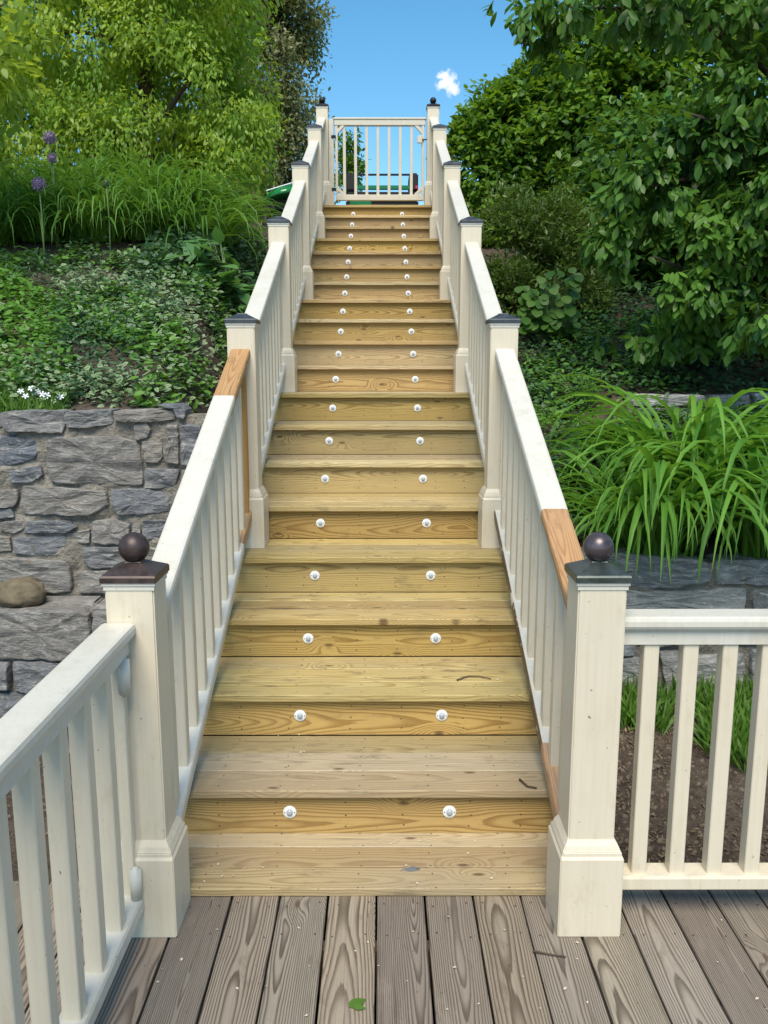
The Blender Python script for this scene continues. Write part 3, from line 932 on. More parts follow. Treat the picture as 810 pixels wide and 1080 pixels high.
# left upper wall: stones read from the photograph (pixels on the wall plane)
YU = 4.28
lw = thing('retaining_wall', 'mortared fieldstone retaining wall under the planted bank left of the stairs', 'stone wall', (-2.2, YU, 0.38))
def zp(l):   # pixels of the enlarged crop -> photograph
    return [(a / 3.375, 420 + b / 3.375) for a, b in l]
left_stones = [
    [(12, 48), (120, 42), (238, 46), (242, 100), (232, 124), (30, 116), (14, 92)],
    [(240, 48), (408, 38), (410, 92), (300, 106), (246, 104)],
    [(412, 44), (520, 38), (634, 42), (632, 76), (540, 84), (416, 82)],
    [(560, 22), (640, 18), (668, 40), (664, 74), (638, 70), (634, 40)],
    [(-60, 132), (20, 132), (130, 146), (146, 180), (134, 216), (40, 236), (-10, 266), (-60, 262)],
    [(178, 140), (300, 134), (420, 132), (490, 150), (508, 200), (514, 312), (300, 304), (186, 300), (172, 220)],
    [(480, 92), (528, 82), (544, 110), (530, 140), (490, 148)],
    [(510, 152), (582, 150), (586, 205), (568, 230), (520, 228)],
    [(600, 94), (640, 92), (642, 236), (596, 228), (588, 190), (606, 150)],
    [(646, 90), (720, 96), (724, 240), (650, 240)],
    [(518, 246), (646, 250), (628, 316), (520, 318)],
    [(38, 256), (150, 236), (164, 270), (120, 298), (50, 298)],
    [(90, 308), (200, 312), (392, 326), (394, 378), (330, 416), (92, 408), (80, 380)],
    [(404, 320), (520, 318), (612, 338), (610, 400), (520, 410), (430, 412), (404, 380)],
    [(-60, 330), (74, 320), (76, 360), (60, 384), (-60, 390)],
    [(-60, 396), (50, 388), (62, 420), (-60, 428)],
    [(10, 436), (100, 430), (104, 456), (60, 478), (10, 468)],
    [(108, 430), (220, 430), (284, 452), (250, 474), (90, 476)],
    [(334, 432), (420, 424), (470, 446), (472, 516), (334, 512)],
    [(250, 478), (328, 462), (328, 510), (256, 514)],
    [(512, 430), (600, 430), (598, 500), (510, 500)],
    [(56, 492), (160, 486), (240, 482), (244, 552), (150, 558), (60, 546)],
    [(-60, 480), (44, 490), (50, 540), (-60, 546)],
    [(306, 524), (480, 520), (482, 600), (330, 600), (304, 566)],
    [(-40, 566), (100, 562), (250, 572), (262, 600), (262, 686), (-40, 684)],
    [(272, 610), (470, 608), (470, 690), (286, 688)],
    [(476, 446), (506, 440), (506, 510), (478, 514)],
    [(620, 330), (720, 330), (720, 410), (618, 408)], [(606, 424), (716, 424), (716, 520), (604, 520)],
    [(490, 526), (716, 530), (716, 610), (486, 606)], [(476, 616), (716, 620), (716, 692), (476, 692)], [(654, 252), (724, 252), (722, 322), (640, 322)],
]
for i, pl in enumerate(left_stones):
    add_stone(lw, [wz(u, v, YU) for u, v in zp(pl)], YU, random.uniform(0.030, 0.046), 100 + i)
# chinks in the mortar
def chinks(wall, x0, x1, z0, z1, Y, n, seed):
    r = random.Random(seed)
    for i in range(n):
        cx_, cz_ = r.uniform(x0, x1), r.uniform(z0, z1)
        w, h = r.uniform(0.03, 0.075), r.uniform(0.018, 0.04)
        pl = [(cx_ + w * math.cos(t) * r.uniform(.7, 1.1), cz_ + h * math.sin(t) * r.uniform(.7, 1.1)) for t in [k * math.pi / 3 for k in range(6)]]
        add_stone(wall, pl, Y, 0.016, seed + i)
chinks(lw, -2.1, -0.85, 0.42, 1.3, YU, 34, 900)
def coursed(wall, x0, x1, z0, z1, Y, seed, hmin=0.10, hmax=0.2, wmin=0.18, wmax=0.5, depth=0.05):
    r = random.Random(seed)
    z = z0
    i = 0
    while z < z1 - 0.04:
        h = min(r.uniform(hmin, hmax), z1 - z)
        if z1 - z - h < 0.06: h = z1 - z
        x = x0 - r.uniform(0, 0.1)
        while x < x1 - 0.03:
            w = min(r.uniform(wmin, wmax), x1 - x)
            if x1 - x - w < 0.09: w = x1 - x
            g = 0.010
            s = r.uniform(-.015, .015)
            pl = [(x + g, z + g + r.uniform(0, .012)), (x + w / 2, z + g), (x + w - g, z + g + r.uniform(0, .012)), (x + w - g + s, z + h - g), (x + w / 2, z + h - g + r.uniform(-.008, .004)), (x + g + s, z + h - g)]
            add_stone(wall, pl, Y, depth * r.uniform(.6, 1.1), seed + i); i += 1
            x += w
        z += h
coursed(lw, -3.6, -2.13, 0.38, 1.34, YU, 2000)
mortar_core(lw, -3.6, -0.72, 0.30, 1.325, YU)
# left lower wall
YL = 4.02
ll = thing('retaining_wall', 'low dark blockstone wall with a ledge, behind the left deck railing', 'stone wall', (-2.2, YL, -0.35))
def zq(l): return [(a / 6.0, 580 + b / 6.0) for a, b in l]
low = [
    [(-80, 372), (300, 365), (600, 375), (604, 600), (420, 680), (70, 672), (-80, 660)],
    [(610, 375), (900, 378), (1020, 380), (1010, 670), (760, 690), (610, 640)],
    [(-90, 690), (80, 690), (92, 850), (-90, 860)],
    [(104, 690), (420, 690), (560, 700), (560, 900), (110, 880)],
    [(570, 700), (1000, 700), (1000, 930), (580, 920)],
    [(-90, 880), (200, 890), (210, 1100), (-90, 1110)], [(220, 900), (640, 915), (650, 1120), (230, 1110)], [(660, 940), (1000, 945), (1000, 1130), (670, 1130)],
]
for i, pl in enumerate(low):
    add_stone(ll, [wz(u, v, YL) for u, v in zq(pl)], YL, random.uniform(0.05, 0.07), 300 + i)
# ledge capstones
for i, (a, b_) in enumerate(((-3.4, -2.6), (-2.59, -1.9), (-1.895, -1.42), (-1.415, -0.75))):
    me = box_mesh(b_ - a - 0.008, 0.27, 0.05, 0.012, 2)
    place('ledge_stone', me, M['stone'], ll, ((a + b_) / 2, YL + 0.105, 0.358 + random.uniform(-.004, .004)))
coursed(ll, -3.4, -2.02, -0.35, 0.33, YL, 2500, 0.16, 0.24)
coursed(ll, -2.02, -0.75, -0.35, wz(0, 775, YL)[1], YL, 2600, 0.12, 0.2)
mortar_core(ll, -3.4, -0.74, -0.42, 0.335, YL)
rk_v = []
bm = bmesh.new(); bmesh.ops.create_icosphere(bm, subdivisions=4, radius=1)
for v in bm.verts:
    n = v.co.normalized()
    k = 1 + 0.17 * mnoise.fractal(n * 1.6 + Vector((4, 2, 9)), 1.0, 2.0, 4) + 0.05 * mnoise.fractal(n * 7, 0.8, 2.0, 4) - 0.06 * max(0, mnoise.noise(n * 2.7))
    v.co = Vector((n.x * 0.128 * k, n.y * 0.10 * k, max(n.z, -0.62) * 0.082 * k))
rp = pix(20, 618, 4.13)
tag(place('boulder', bm_mesh('boulder', bm, True), M['rock'], None, (rp.x + 0.015, 4.10, 0.382 + 0.05)), 'rounded brown boulder resting on the stone ledge left of the stairs', 'rock')
# right lower wall
YR = 4.02
rw = thing('retaining_wall', 'grey stone retaining wall under the daylilies right of the stairs', 'stone wall', (2.2, YR, -0.1))
def zr(l): return [wz(u, v, YR) for u, v in l]
rs_ = [
    [(596, 583), (640, 580), (744, 588), (746, 612), (700, 620), (600, 612)],
    [(750, 590), (800, 588), (880, 590), (880, 616), (752, 616)],
    [(600, 616), (690, 622), (785, 618), (786, 642), (600, 644)],
    [(790, 620), (900, 620), (900, 644), (790, 644)],
    [(600, 648), (668, 648), (668, 690), (600, 688)], [(672, 648), (742, 648), (740, 676), (672, 680)], [(746, 648), (850, 648), (850, 676), (746, 678)],
    [(655, 692), (686, 690), (690, 730), (650, 728)], [(692, 684), (722, 684), (722, 728), (700, 730)], [(726, 690), (784, 686), (784, 724), (728, 728)], [(788, 682), (850, 682), (850, 726), (788, 728)],
    [(600, 694), (650, 694), (646, 732), (600, 730)],
    [(650, 734), (720, 734), (720, 760), (650, 762)], [(724, 732), (850, 732), (850, 760), (724, 760)],
]
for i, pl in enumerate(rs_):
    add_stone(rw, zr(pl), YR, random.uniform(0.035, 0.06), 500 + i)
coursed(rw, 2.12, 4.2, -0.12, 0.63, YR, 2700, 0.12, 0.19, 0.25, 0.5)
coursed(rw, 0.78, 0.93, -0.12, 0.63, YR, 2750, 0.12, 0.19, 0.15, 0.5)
mortar_core(rw, 0.76, 4.2, -0.25, 0.615, YR)
# right upper wall fragment
YT = 5.98
tw = thing('retaining_wall', 'short upper row of grey wall stones showing behind the daylilies at right', 'stone wall', (2.2, YT, 1.1))
pts_t = [[(664, 416), (740, 416), (744, 428), (664, 428)], [(668, 430), (700, 430), (700, 446), (666, 446)], [(703, 430), (744, 430), (746, 446), (703, 446)], [(790, 414), (850, 414), (850, 430), (790, 430)], [(748, 417), (787, 416), (787, 431), (748, 431)], [(750, 434), (850, 434), (850, 450), (750, 450)]]
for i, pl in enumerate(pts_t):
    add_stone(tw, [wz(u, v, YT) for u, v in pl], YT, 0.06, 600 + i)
mortar_core(tw, 1.78, 3.0, 1.0, 1.34, YT)

# ------------------------------------------------------------------ leaf machinery
def t_leaf(shape='ovate', fold=0.12, droop=0.12, rows=(0.12, 0.36, 0.62, 0.85)):
    prof = {'ovate': (0.20, 0.29, 0.23, 0.10), 'lance': (0.09, 0.15, 0.13, 0.06), 'round': (0.34, 0.47, 0.46, 0.28), 'obov': (0.09, 0.19, 0.215, 0.12)}[shape]
    V = [(0, 0, 0)]; T = []; rim = [0]
    for t, ww in zip(rows, prof):
        z = -droop * t * t
        V += [(-ww, t, z + fold * ww), (0, t, z), (ww, t, z + fold * ww)]; rim += [1, 0, 1]
    V.append((0, 1, -droop)); rim.append(1)
    T += [(0, 2, 1), (0, 3, 2)]
    for i in range(len(rows) - 1):
        a = 1 + 3 * i
        T += [(a, a + 1, a + 4), (a, a + 4, a + 3), (a + 1, a + 2, a + 5), (a + 1, a + 5, a + 4)]
    a = 1 + 3 * (len(rows) - 1); e = len(V) - 1
    T += [(a, a + 1, e), (a + 1, a + 2, e)]
    return np.array(V, float), np.array(T), np.array(rim, float)
def t_simple(wd=0.28, fold=0.1, droop=0.15):
    V = [(0, 0, 0), (-wd, 0.5, fold * wd - droop * .25), (0, 0.5, -droop * .25), (wd, 0.5, fold * wd - droop * .25), (0, 1, -droop)]
    T = [(0, 2, 1), (0, 3, 2), (1, 2, 4), (2, 3, 4)]
    return np.array(V, float), np.array(T), np.array([0, 1, 0, 1, 0.6], float)
def unit(a):
    return a / np.maximum(np.linalg.norm(a, axis=1, keepdims=True), 1e-9)
def field_arrays(P, D, N, S, tm, tint):
    V, T, rim = tm
    D = unit(D); X = unit(np.cross(D, N)); Z = np.cross(X, D)
    n, k = len(P), len(V)
    W = P[:, None, :] + S[:, None, None] * (V[None, :, 0:1] * X[:, None, :] + V[None, :, 1:2] * D[:, None, :] + V[None, :, 2:3] * Z[:, None, :])
    tri = (T[None] + (np.arange(n) * k)[:, None, None]).reshape(-1, 3)
    return W.reshape(-1, 3), tri, np.repeat(tint, k), np.tile(rim, n)
def tri_mesh(name, V, T, attrs=None, smooth=False):
    me = bpy.data.meshes.new(name)
    me.vertices.add(len(V)); me.vertices.foreach_set('co', np.asarray(V, dtype=np.float32).ravel())
    me.loops.add(len(T) * 3); me.loops.foreach_set('vertex_index', np.asarray(T, dtype=np.int32).ravel())
    me.polygons.add(len(T))
    me.polygons.foreach_set('loop_start', np.arange(0, len(T) * 3, 3, dtype=np.int32))
    me.polygons.foreach_set('loop_total', np.full(len(T), 3, dtype=np.int32))
    if smooth: me.polygons.foreach_set('use_smooth', np.ones(len(T), dtype=bool))
    me.update(calc_edges=True)
    for k, a in (attrs or {}).items():
        at = me.attributes.new(k, 'FLOAT', 'POINT'); at.data.foreach_set('value', np.asarray(a, dtype=np.float32))
    return me
def leaf_obj(name, P, D, N, S, tm, mat, parent, origin, tint=None, stuff=True):
    n = len(P)
    if tint is None: tint = rng.random(n)
    V, T, tt, rim = field_arrays(P - np.array(origin), D, N, S, tm, tint)
    o = place(name, tri_mesh(name, V, T, {'tint': tt, 'rim': rim}, True), mat, parent, origin)
    if stuff: o['kind'] = 'stuff'
    return o
def vnoise(P, s, seed=0.0):
    return np.array([mnoise.noise(Vector((p[0] * s + seed, p[1] * s - seed, p[2] * s + 2 * seed))) for p in P])
def blob_points(blobs, n, inner=0.45, gap=0.0, gscale=1.6, seed=1.0, fro=None):
    """points in the outer shells of ellipsoids; blobs: (cx,cy,cz,rx,ry,rz)"""
    blobs = np.array(blobs, float)
    vol = (blobs[:, 3] * blobs[:, 4] * blobs[:, 5]) ** 0.67
    idx = rng.choice(len(blobs), size=n, p=vol / vol.sum())
    d = unit(rng.normal(size=(n, 3)))
    r = inner + (1 - inner) * rng.random(n) ** 0.6
    r *= 1 + 0.16 * np.sin(d[:, 0] * 5 + idx) * np.sin(d[:, 2] * 6 + idx * 2)
    P = blobs[idx, :3] + d * blobs[idx, 3:6] * r[:, None]
    O = unit(d / blobs[idx, 3:6])
    if gap > 0:
        nv = vnoise(P, gscale, seed)
        keep = nv > (gap - 0.5) * 0.9
        P, O = P[keep], O[keep]
    return P, O
def clusters(P, O, k, spread, droop=0.5, jitter=0.7, size=(0.08, 0.13)):
    """k leaves fanned about each twig end"""
    n = len(P)
    base = np.repeat(P, k, axis=0) + rng.normal(size=(n * k, 3)) * spread
    dirs = np.repeat(O, k, axis=0) * 0.7 + rng.normal(size=(n * k, 3)) * jitter + np.array([0, 0, -droop])
    nor = np.repeat(O, k, axis=0) * 0.5 + np.array([0, 0, 1.0]) + rng.normal(size=(n * k, 3)) * 0.45
    S = rng.uniform(size[0], size[1], n * k)
    ct = np.repeat(np.clip(0.5 + 1.1 * vnoise(P, 1.8, 8.0) + rng.normal(size=n) * .18, 0, 1), k)
    tint = np.clip(ct * 0.6 + rng.random(n * k) * 0.4, 0, 1)
    return base, dirs, nor, S, tint
def limbs(trunk_pts, trunk_r, targets, seed):
    V = []; F = []
    r = random.Random(seed)
    tube(V, F, trunk_pts, trunk_r, 9)
    tp = [Vector(p) for p in trunk_pts]
    for t in targets:
        t = Vector(t)
        i = min(range(len(tp)), key=lambda j: abs(tp[j].z - (t.z - (t - tp[j]).length * 0.35)))
        a = tp[i]
        mid = a.lerp(t, 0.5) + Vector((r.uniform(-.15, .15), r.uniform(-.15, .15), 0.12 * (t - a).length))
        q1 = a.lerp(mid, 0.5) + Vector((0, 0, 0.05)); rad = trunk_r[i] * 0.45
        tube(V, F, [a, q1, mid, mid.lerp(t, 0.5) + Vector((0, 0, .04)), t], [rad, rad * .8, rad * .55, rad * .35, rad * .12], 6)
        for _ in range(3):
            s = mid.lerp(t, r.uniform(0, .8)); e = s + Vector((r.uniform(-.5, .5), r.uniform(-.5, .5), r.uniform(-.1, .5))) * (t - a).length * 0.35
            tube(V, F, [s, s.lerp(e, .5) + Vector((0, 0, .03)), e], [rad * .3, rad * .2, rad * .06], 5)
    return V, F
def tree(name, label, cat, base, trunk, targets, group=None, seed=1):
    t = thing(name, label, cat, base, group)
    V, F = limbs([p for p, _ in trunk], [r for _, r in trunk], targets, seed)
    b = Vector(base)
    place('trunk', mesh_from('trunk', [Vector(v) - b for v in V], F, True), M['bark'], t, base)
    return t
TL = t_leaf('ovate'); TLANCE = t_leaf('lance'); TROUND = t_leaf('round'); TOB = t_leaf('obov', 0.15, 0.15); TL2 = t_leaf('ovate', rows=(0.2, 0.6)); TL2[0][[1, 3], 0] *= 1.25; TL2[0][[4, 6], 0] *= 0.85; TS = t_simple(); TSN = t_simple(0.16)
def gz(x, y): return ground_z(x, y)

# ------------------------------------------------------------------ trees and shrubs
# bright green tree, left
bx, by = -3.0, 11.2
t = tree('leafy_tree', 'bright green broad drooping tree behind the left daylily row', 'tree', (bx, by, gz(bx, by)),
         [((bx, by, gz(bx, by) - 0.1), 0.14), ((bx + .05, by, 4.2), 0.12), ((bx + .1, by + .1, 5.4), 0.09), ((bx, by, 7.2), 0.05)],
         [(-4.2, 10.8, 5.4), (-1.9, 10.9, 5.2), (-3.4, 10.2, 6.6), (-2.2, 11.4, 6.6), (-1.6, 10.6, 4.4), (-4.0, 10.4, 4.3)], seed=3)
blobs = [(-3.0, 11.2, 5.0, 1.5, 1.3, 1.1), (-2.2, 11.0, 4.9, 1.0, 1.0, 0.8), (-1.72, 10.8, 4.25, 0.62, 0.7, 0.5), (-2.0, 10.9, 5.75, 0.75, 0.9, 0.6), (-2.7, 11.1, 6.4, 1.2, 1.1, 0.9), (-4.0, 11.0, 5.6, 1.2, 1.1, 1.0), (-4.3, 10.8, 4.3, 1.1, 1.0, 0.7), (-2.9, 10.6, 4.1, 1.0, 0.8, 0.55), (-2.0, 10.5, 3.75, 0.7, 0.6, 0.4), (-3.6, 11.4, 7.4, 1.4, 1.2, 1.0)]
P, O = blob_points(blobs, 11000, 0.6, 0.36, 1.6, 2.0)
a = clusters(P, O, 9, 0.065, 0.9, 0.5, (0.055, 0.10))
leaf_obj('crown', a[0], a[1], a[2], a[3], TLANCE if False else t_simple(0.21, 0.1, 0.2), M['leaf_bright'], t, t.location, a[4])
# maple at upper left, near
bx, by = -3.5, 6.1
t = tree('maple_tree', 'yellow green maple leaning in from the upper left corner', 'tree', (bx, by, gz(bx, by)),
         [((bx, by, gz(bx, by) - 0.1), 0.12), ((bx, by, 3.2), 0.10), ((bx + .1, by, 4.4), 0.07), ((bx + .1, by, 6.0), 0.04)],
         [(-2.5, 6.0, 3.85), (-2.75, 6.3, 3.2), (-3.2, 5.8, 4.5), (-3.9, 6.2, 4.4)], seed=5)
blobs = [(-2.72, 6.1, 3.55, 0.34, 0.4, 0.22), (-2.62, 6.2, 3.86, 0.36, 0.4, 0.2), (-2.95, 6.3, 3.15, 0.3, 0.4, 0.16), (-3.4, 6.0, 4.4, 0.8, 0.8, 0.4)]
P, O = blob_points(blobs, 520, 0.35, 0.3, 2.0, 5.0)
a = clusters(P, O, 7, 0.07, 0.45, 0.7, (0.06, 0.10))
leaf_obj('crown', a[0], a[1], a[2], a[3], TL2, M['leaf_maple'], t, t.location, a[4])
# far olive tree
bx, by = -3.0, 19.0
t = tree('tall_tree', 'tall dull olive tree standing far behind the left railing', 'tree', (bx, by, gz(bx, by)),
         [((bx, by, 2.9), 0.3), ((bx, by, 5), 0.25), ((bx + .2, by, 8), 0.16), ((bx, by, 12), 0.06)],
         [(-1.6, 19, 7.5), (-4.4, 19, 7.5), (-2.0, 18.6, 9.6), (-4, 18.8, 10), (-1.7, 19, 5.4)], seed=9)
blobs = [(-2.6, 19, 5.4, 1.45, 1.3, 1.6), (-2.5, 19, 7.6, 1.35, 1.3, 1.5), (-1.75, 18.8, 6.6, 0.6, 0.8, 0.9), (-1.72, 18.8, 8.4, 0.62, 0.8, 0.8), (-2.6, 19, 9.6, 1.4, 1.3, 1.5), (-4.2, 19.4, 7.2, 1.6, 1.4, 2.2), (-1.55, 18.8, 4.3, 0.45, 0.6, 0.7), (-5.0, 19.4, 10, 1.5, 1.4, 1.8), (-4.2, 20, 4.5, 2, 1, 1.4)]
blobs += [(-2.3, 18.9, 6.2, 1.2, 0.8, 1.4), (-2.2, 18.9, 8.8, 1.15, .8, 1.2), (-2.1, 18.9, 4.6, 1.0, .7, 1.0)]
P, O = blob_points(blobs, 15000, 0.3, 0.32, 1.6, 7.0)
a = clusters(P, O, 8, 0.11, 0.6, 0.9, (0.07, 0.12))
leaf_obj('crown', a[0], a[1], a[2], a[3], TS, M['leaf_olive'], t, t.location, a[4])
# background trees to close the view on the left
for i, (bx, by, s) in enumerate(((-7.0, 16.5, 1.2), (-9.5, 14, 1.2))):
    t = tree('broad_tree', ['dark green tree behind the bright left tree', 'dark green tree beyond the left edge of the view'][i], 'tree', (bx, by, gz(bx, by)),
             [((bx, by, 2.8), 0.2), ((bx, by, 5), 0.15), ((bx, by, 8), 0.05)], [(bx + 1.2, by, 6), (bx - 1.2, by, 6), (bx, by - 1, 7)], 'trees behind the left bank', 20 + i)
    bl_ = [(bx, by, 5.2, 2.4 * s, 1.6, 2.0), (bx + 1, by, 7.4, 2 * s, 1.6, 1.8), (bx - 1, by, 8.2, 2 * s, 1.6, 1.8)]
    P, O = blob_points(bl_, 2600, 0.5, 0.25, 1.2, 3.0 + i)
    a = clusters(P, O, 7, 0.12, 0.5, 0.8, (0.12, 0.2))
    leaf_obj('crown', a[0], a[1], a[2], a[3], TS, M['leaf_back'], t, t.location, a[4])
# small tree seen through the gate
p0 = pix(368, 170, 24)
t = tree('small_tree', 'small dark green tree seen through the left bars of the gate', 'tree', (p0.x, 24, gz(p0.x, 24)),
         [((p0.x, 24, 2.8), 0.08), ((p0.x, 24, 4.6), 0.06), ((p0.x, 24, 7.2), 0.02)], [(p0.x + .3, 24, 6), (p0.x - .3, 24, 5.6)], seed=31)
bl_ = [(p0.x - 0.05, 24, pix(368, 160, 24).z, 0.38, 0.4, 0.6), (p0.x + 0.1, 24, pix(368, 178, 24).z, 0.32, 0.4, 0.35), (p0.x - .1, 24, pix(368, 195, 24).z, 0.45, 0.4, 0.35)]
P, O = blob_points(bl_, 260, 0.3, 0.3, 1.6, 3.0)
a = clusters(P, O, 7, 0.08, 0.4, 0.9, (0.1, 0.17))
leaf_obj('crown', a[0], a[1], a[2], a[3], TS, M['leaf_hedge'], t, t.location, a[4])

# clipped hedge shrubs, right top
def shrub(name, label, base, blobs, n, k, spread, size, mat, tm, droop=0.2, inner=0.72, gap=0.12, gs=2.6, group=None, seed=1, jit=0.6):
    t = tree(name, label, 'shrub', base, [((base[0], base[1], base[2] - 0.1), 0.06), ((base[0], base[1], base[2] + 0.25), 0.05), ((base[0], base[1], base[2] + 0.5), 0.02)],
             [(b[0], b[1], b[2]) for b in blobs[:4]], group, seed)
    P, O = blob_points(blobs, n, inner, gap, gs, seed * 1.3)
    a = clusters(P, O, k, spread, droop, jit, size)
    leaf_obj('crown', a[0], a[1], a[2], a[3], tm, mat, t, t.location, a[4])
    return t
shrub('hedge_shrub', 'dense green hedge shrub beside the right top post', (1.55, 10.4, gz(1.55, 10.4)),
      [(1.38, 10.4, 3.75, 0.62, 0.6, 0.95), (1.75, 10.5, 4.2, 0.62, 0.6, 0.78), (1.25, 10.3, 3.0, 0.5, 0.55, 0.6), (1.8, 10.2, 3.2, 0.6, 0.5, 0.7), (2.1, 10.6, 4.6, .55, .5, .6)], 5600, 6, 0.04, (0.06, 0.11), M['leaf_hedge'], TL2, 0.35, seed=4)
shrub('hedge_shrub', 'tall dark hedge shrub rising behind the glossy leaved tree', (2.8, 10.2, gz(2.8, 10.2)),
      [(2.5, 10.2, 4.15, 0.85, 0.7, 1.12), (3.2, 10.2, 4.4, 0.95, 0.8, 1.3), (2.5, 9.9, 3.1, 0.8, 0.6, 0.8), (3.4, 9.8, 3.3, 0.9, 0.7, 0.9), (4.4, 10, 4.3, 1.1, 0.8, 1.5), (4.4, 9.8, 3.2, 1, .8, 1), (2.6, 10.6, 4.9, .8, .6, .8), (3.6, 10.8, 5.5, 1.2, .7, 1.0)], 9000, 6, 0.045, (0.07, 0.12), M['leaf_hedge'], TL2, 0.35, gap=0.22, seed=6)
shrub('juniper_shrub', 'brownish green conifer shrub beside the right railing', (1.35, 7.9, gz(1.35, 7.9)),
      [(1.28, 7.9, 2.6, 0.42, 0.45, 0.55), (1.65, 8.0, 2.6, 0.42, 0.42, 0.50), (1.25, 7.7, 2.15, 0.38, 0.38, 0.4), (1.75, 7.8, 2.2, 0.4, 0.4, 0.42)], 3400, 8, 0.035, (0.035, 0.075), M['leaf_juniper'], TSN, 0.0, 0.6, 0.15, 3.0, seed=8, jit=0.5)
# dark backing shrubs at the far right
shrub('broadleaf_shrub', 'dark shaded shrub mass filling the bank at far right', (3.4, 8.4, gz(3.4, 8.4)),
      [(2.5, 8.6, 2.7, 0.7, 0.6, 0.8), (3.3, 8.4, 2.9, 0.9, 0.7, 1.1), (4.3, 8.2, 3.0, 1.0, 0.8, 1.3), (2.9, 8.9, 3.6, 0.8, 0.6, 0.7)], 3800, 6, 0.06, (0.07, 0.12), M['leaf_dark'], TL, 0.4, 0.6, 0.2, 2.0, seed=10)

# glossy broadleaf tree, right
bx, by = 3.35, 6.7
gt = tree('glossy_tree', 'glossy dark green broadleaf tree spreading from the right edge over the bank', 'tree', (bx, by, gz(bx, by)),
          [((bx, by, gz(bx, by) - 0.1), 0.12), ((bx - .1, by - .1, 2.6), 0.10), ((bx - .2, by - .2, 3.4), 0.08), ((bx - .2, by - .3, 4.4), 0.06), ((bx, by - .3, 5.6), 0.03)],
          [(1.75, 6.0, 2.75), (1.9, 5.9, 2.3), (2.0, 5.8, 3.2), (1.25, 5.9, 3.86), (2.4, 5.6, 2.2), (2.7, 5.3, 1.7), (2.5, 5.6, 3.5)], seed=12)
blobs = [(1.95, 6.0, 2.75, 0.42, 0.4, 0.26), (2.35, 5.9, 2.35, 0.5, 0.4, 0.32), (2.75, 5.7, 2.7, 0.55, 0.45, 0.4), (2.3, 6.1, 3.05, 0.5, 0.4, 0.24), (2.7, 5.9, 3.35, 0.6, 0.45, 0.34),
         (1.75, 6.1, 2.42, 0.3, 0.3, 0.16), (2.65, 5.5, 1.85, 0.42, 0.35, 0.2), (3.0, 5.6, 2.2, 0.5, 0.4, 0.35), (2.2, 5.9, 2.05, 0.4, 0.3, 0.2), (2.2, 6.3, 1.75, 0.5, 0.35, 0.16)]
P, O = blob_points(blobs, 1900, 0.35, 0.33, 2.4, 11.0)
hi = [(1.30, 6.0, 3.86, 0.48, 0.4, 0.17), (1.9, 6.1, 3.95, 0.6, 0.5, 0.25), (2.5, 6.0, 3.85, 0.6, 0.5, 0.28), (1.08, 6.0, 3.80, 0.24, 0.3, 0.15), (1.35, 6.0, 3.62, 0.26, 0.3, 0.14), (2.9, 6.0, 4.4, 0.9, 0.7, 0.4)]
P2, O2 = blob_points(hi, 620, 0.2, 0.2, 2.4, 13.0)
P = np.concatenate([P, P2]); O = np.concatenate([O, O2])
a = clusters(P, O, 7, 0.018, 1.0, 0.62, (0.07, 0.125))
order = np.argsort(a[0][:, 1])           # nearest leaves first
vis = order[:300]; rest = order[300:]
crown = leaf_obj('crown', a[0][rest], a[1][rest], a[2][rest], a[3][rest], TOB, M['leaf_dark'], gt, gt.location, a[4][rest])
LEAFM = {}
def single_leaf_mesh(shape, **kw):
    if shape not in LEAFM:
        V, T, rim = t_leaf(shape, **kw)
        LEAFM[shape] = tri_mesh('leaf_' + shape, V, T, {'rim': rim}, True)
    return LEAFM[shape]
def put_leaf(parent, P, D, N, S, shape, mat, name='leaf', sx=1.0):
    D = Vector(D).normalized(); X = D.cross(Vector(N)).normalized(); Z = X.cross(D)
    o = place(name, single_leaf_mesh(shape), mat, parent, P)
    m = Matrix((X, D, Z)).transposed()
    o.rotation_euler = m.to_euler()
    o.scale = (S * sx, S, S)
    return o
for i in vis:
    put_leaf(crown, a[0][i], a[1][i], a[2][i], float(a[3][i]), 'obov', M['leaf_dark_o'])

# round-leaved plant beneath the juniper
c = pix(578, 318, 7.15)
rp_ = thing('round_leaf_plant', 'plant with large round green leaves in front of the brownish conifer', 'plant', (c.x, 7.15, gz(c.x, 7.15)))
V = []; F = []
leaves = []
for i in range(120):
    u = rng.uniform(546, 612); v = rng.uniform(282, 346)
    if v < 300 and u < 572: continue
    p = pix(u, v, 7.1 + rng.uniform(-.12, .15))
    leaves.append(p)
    tube(V, F, [(c.x + rng.uniform(-.06, .06), 7.2, gz(c.x, 7.2) - 0.02), ((c.x + p.x) / 2, 7.2, p.z - .06), p], [0.004, 0.003, 0.002], 5)
place('stems', mesh_from('stems', [Vector(v) - rp_.location for v in V], F), M['stem'], rp_, rp_.location)
for p in leaves:
    put_leaf(rp_, p, (rng.normal() * .5, -.8, -0.7), (rng.normal() * .3, -0.9, .8), rng.uniform(.07, .105), 'round', M['leaf_round'])

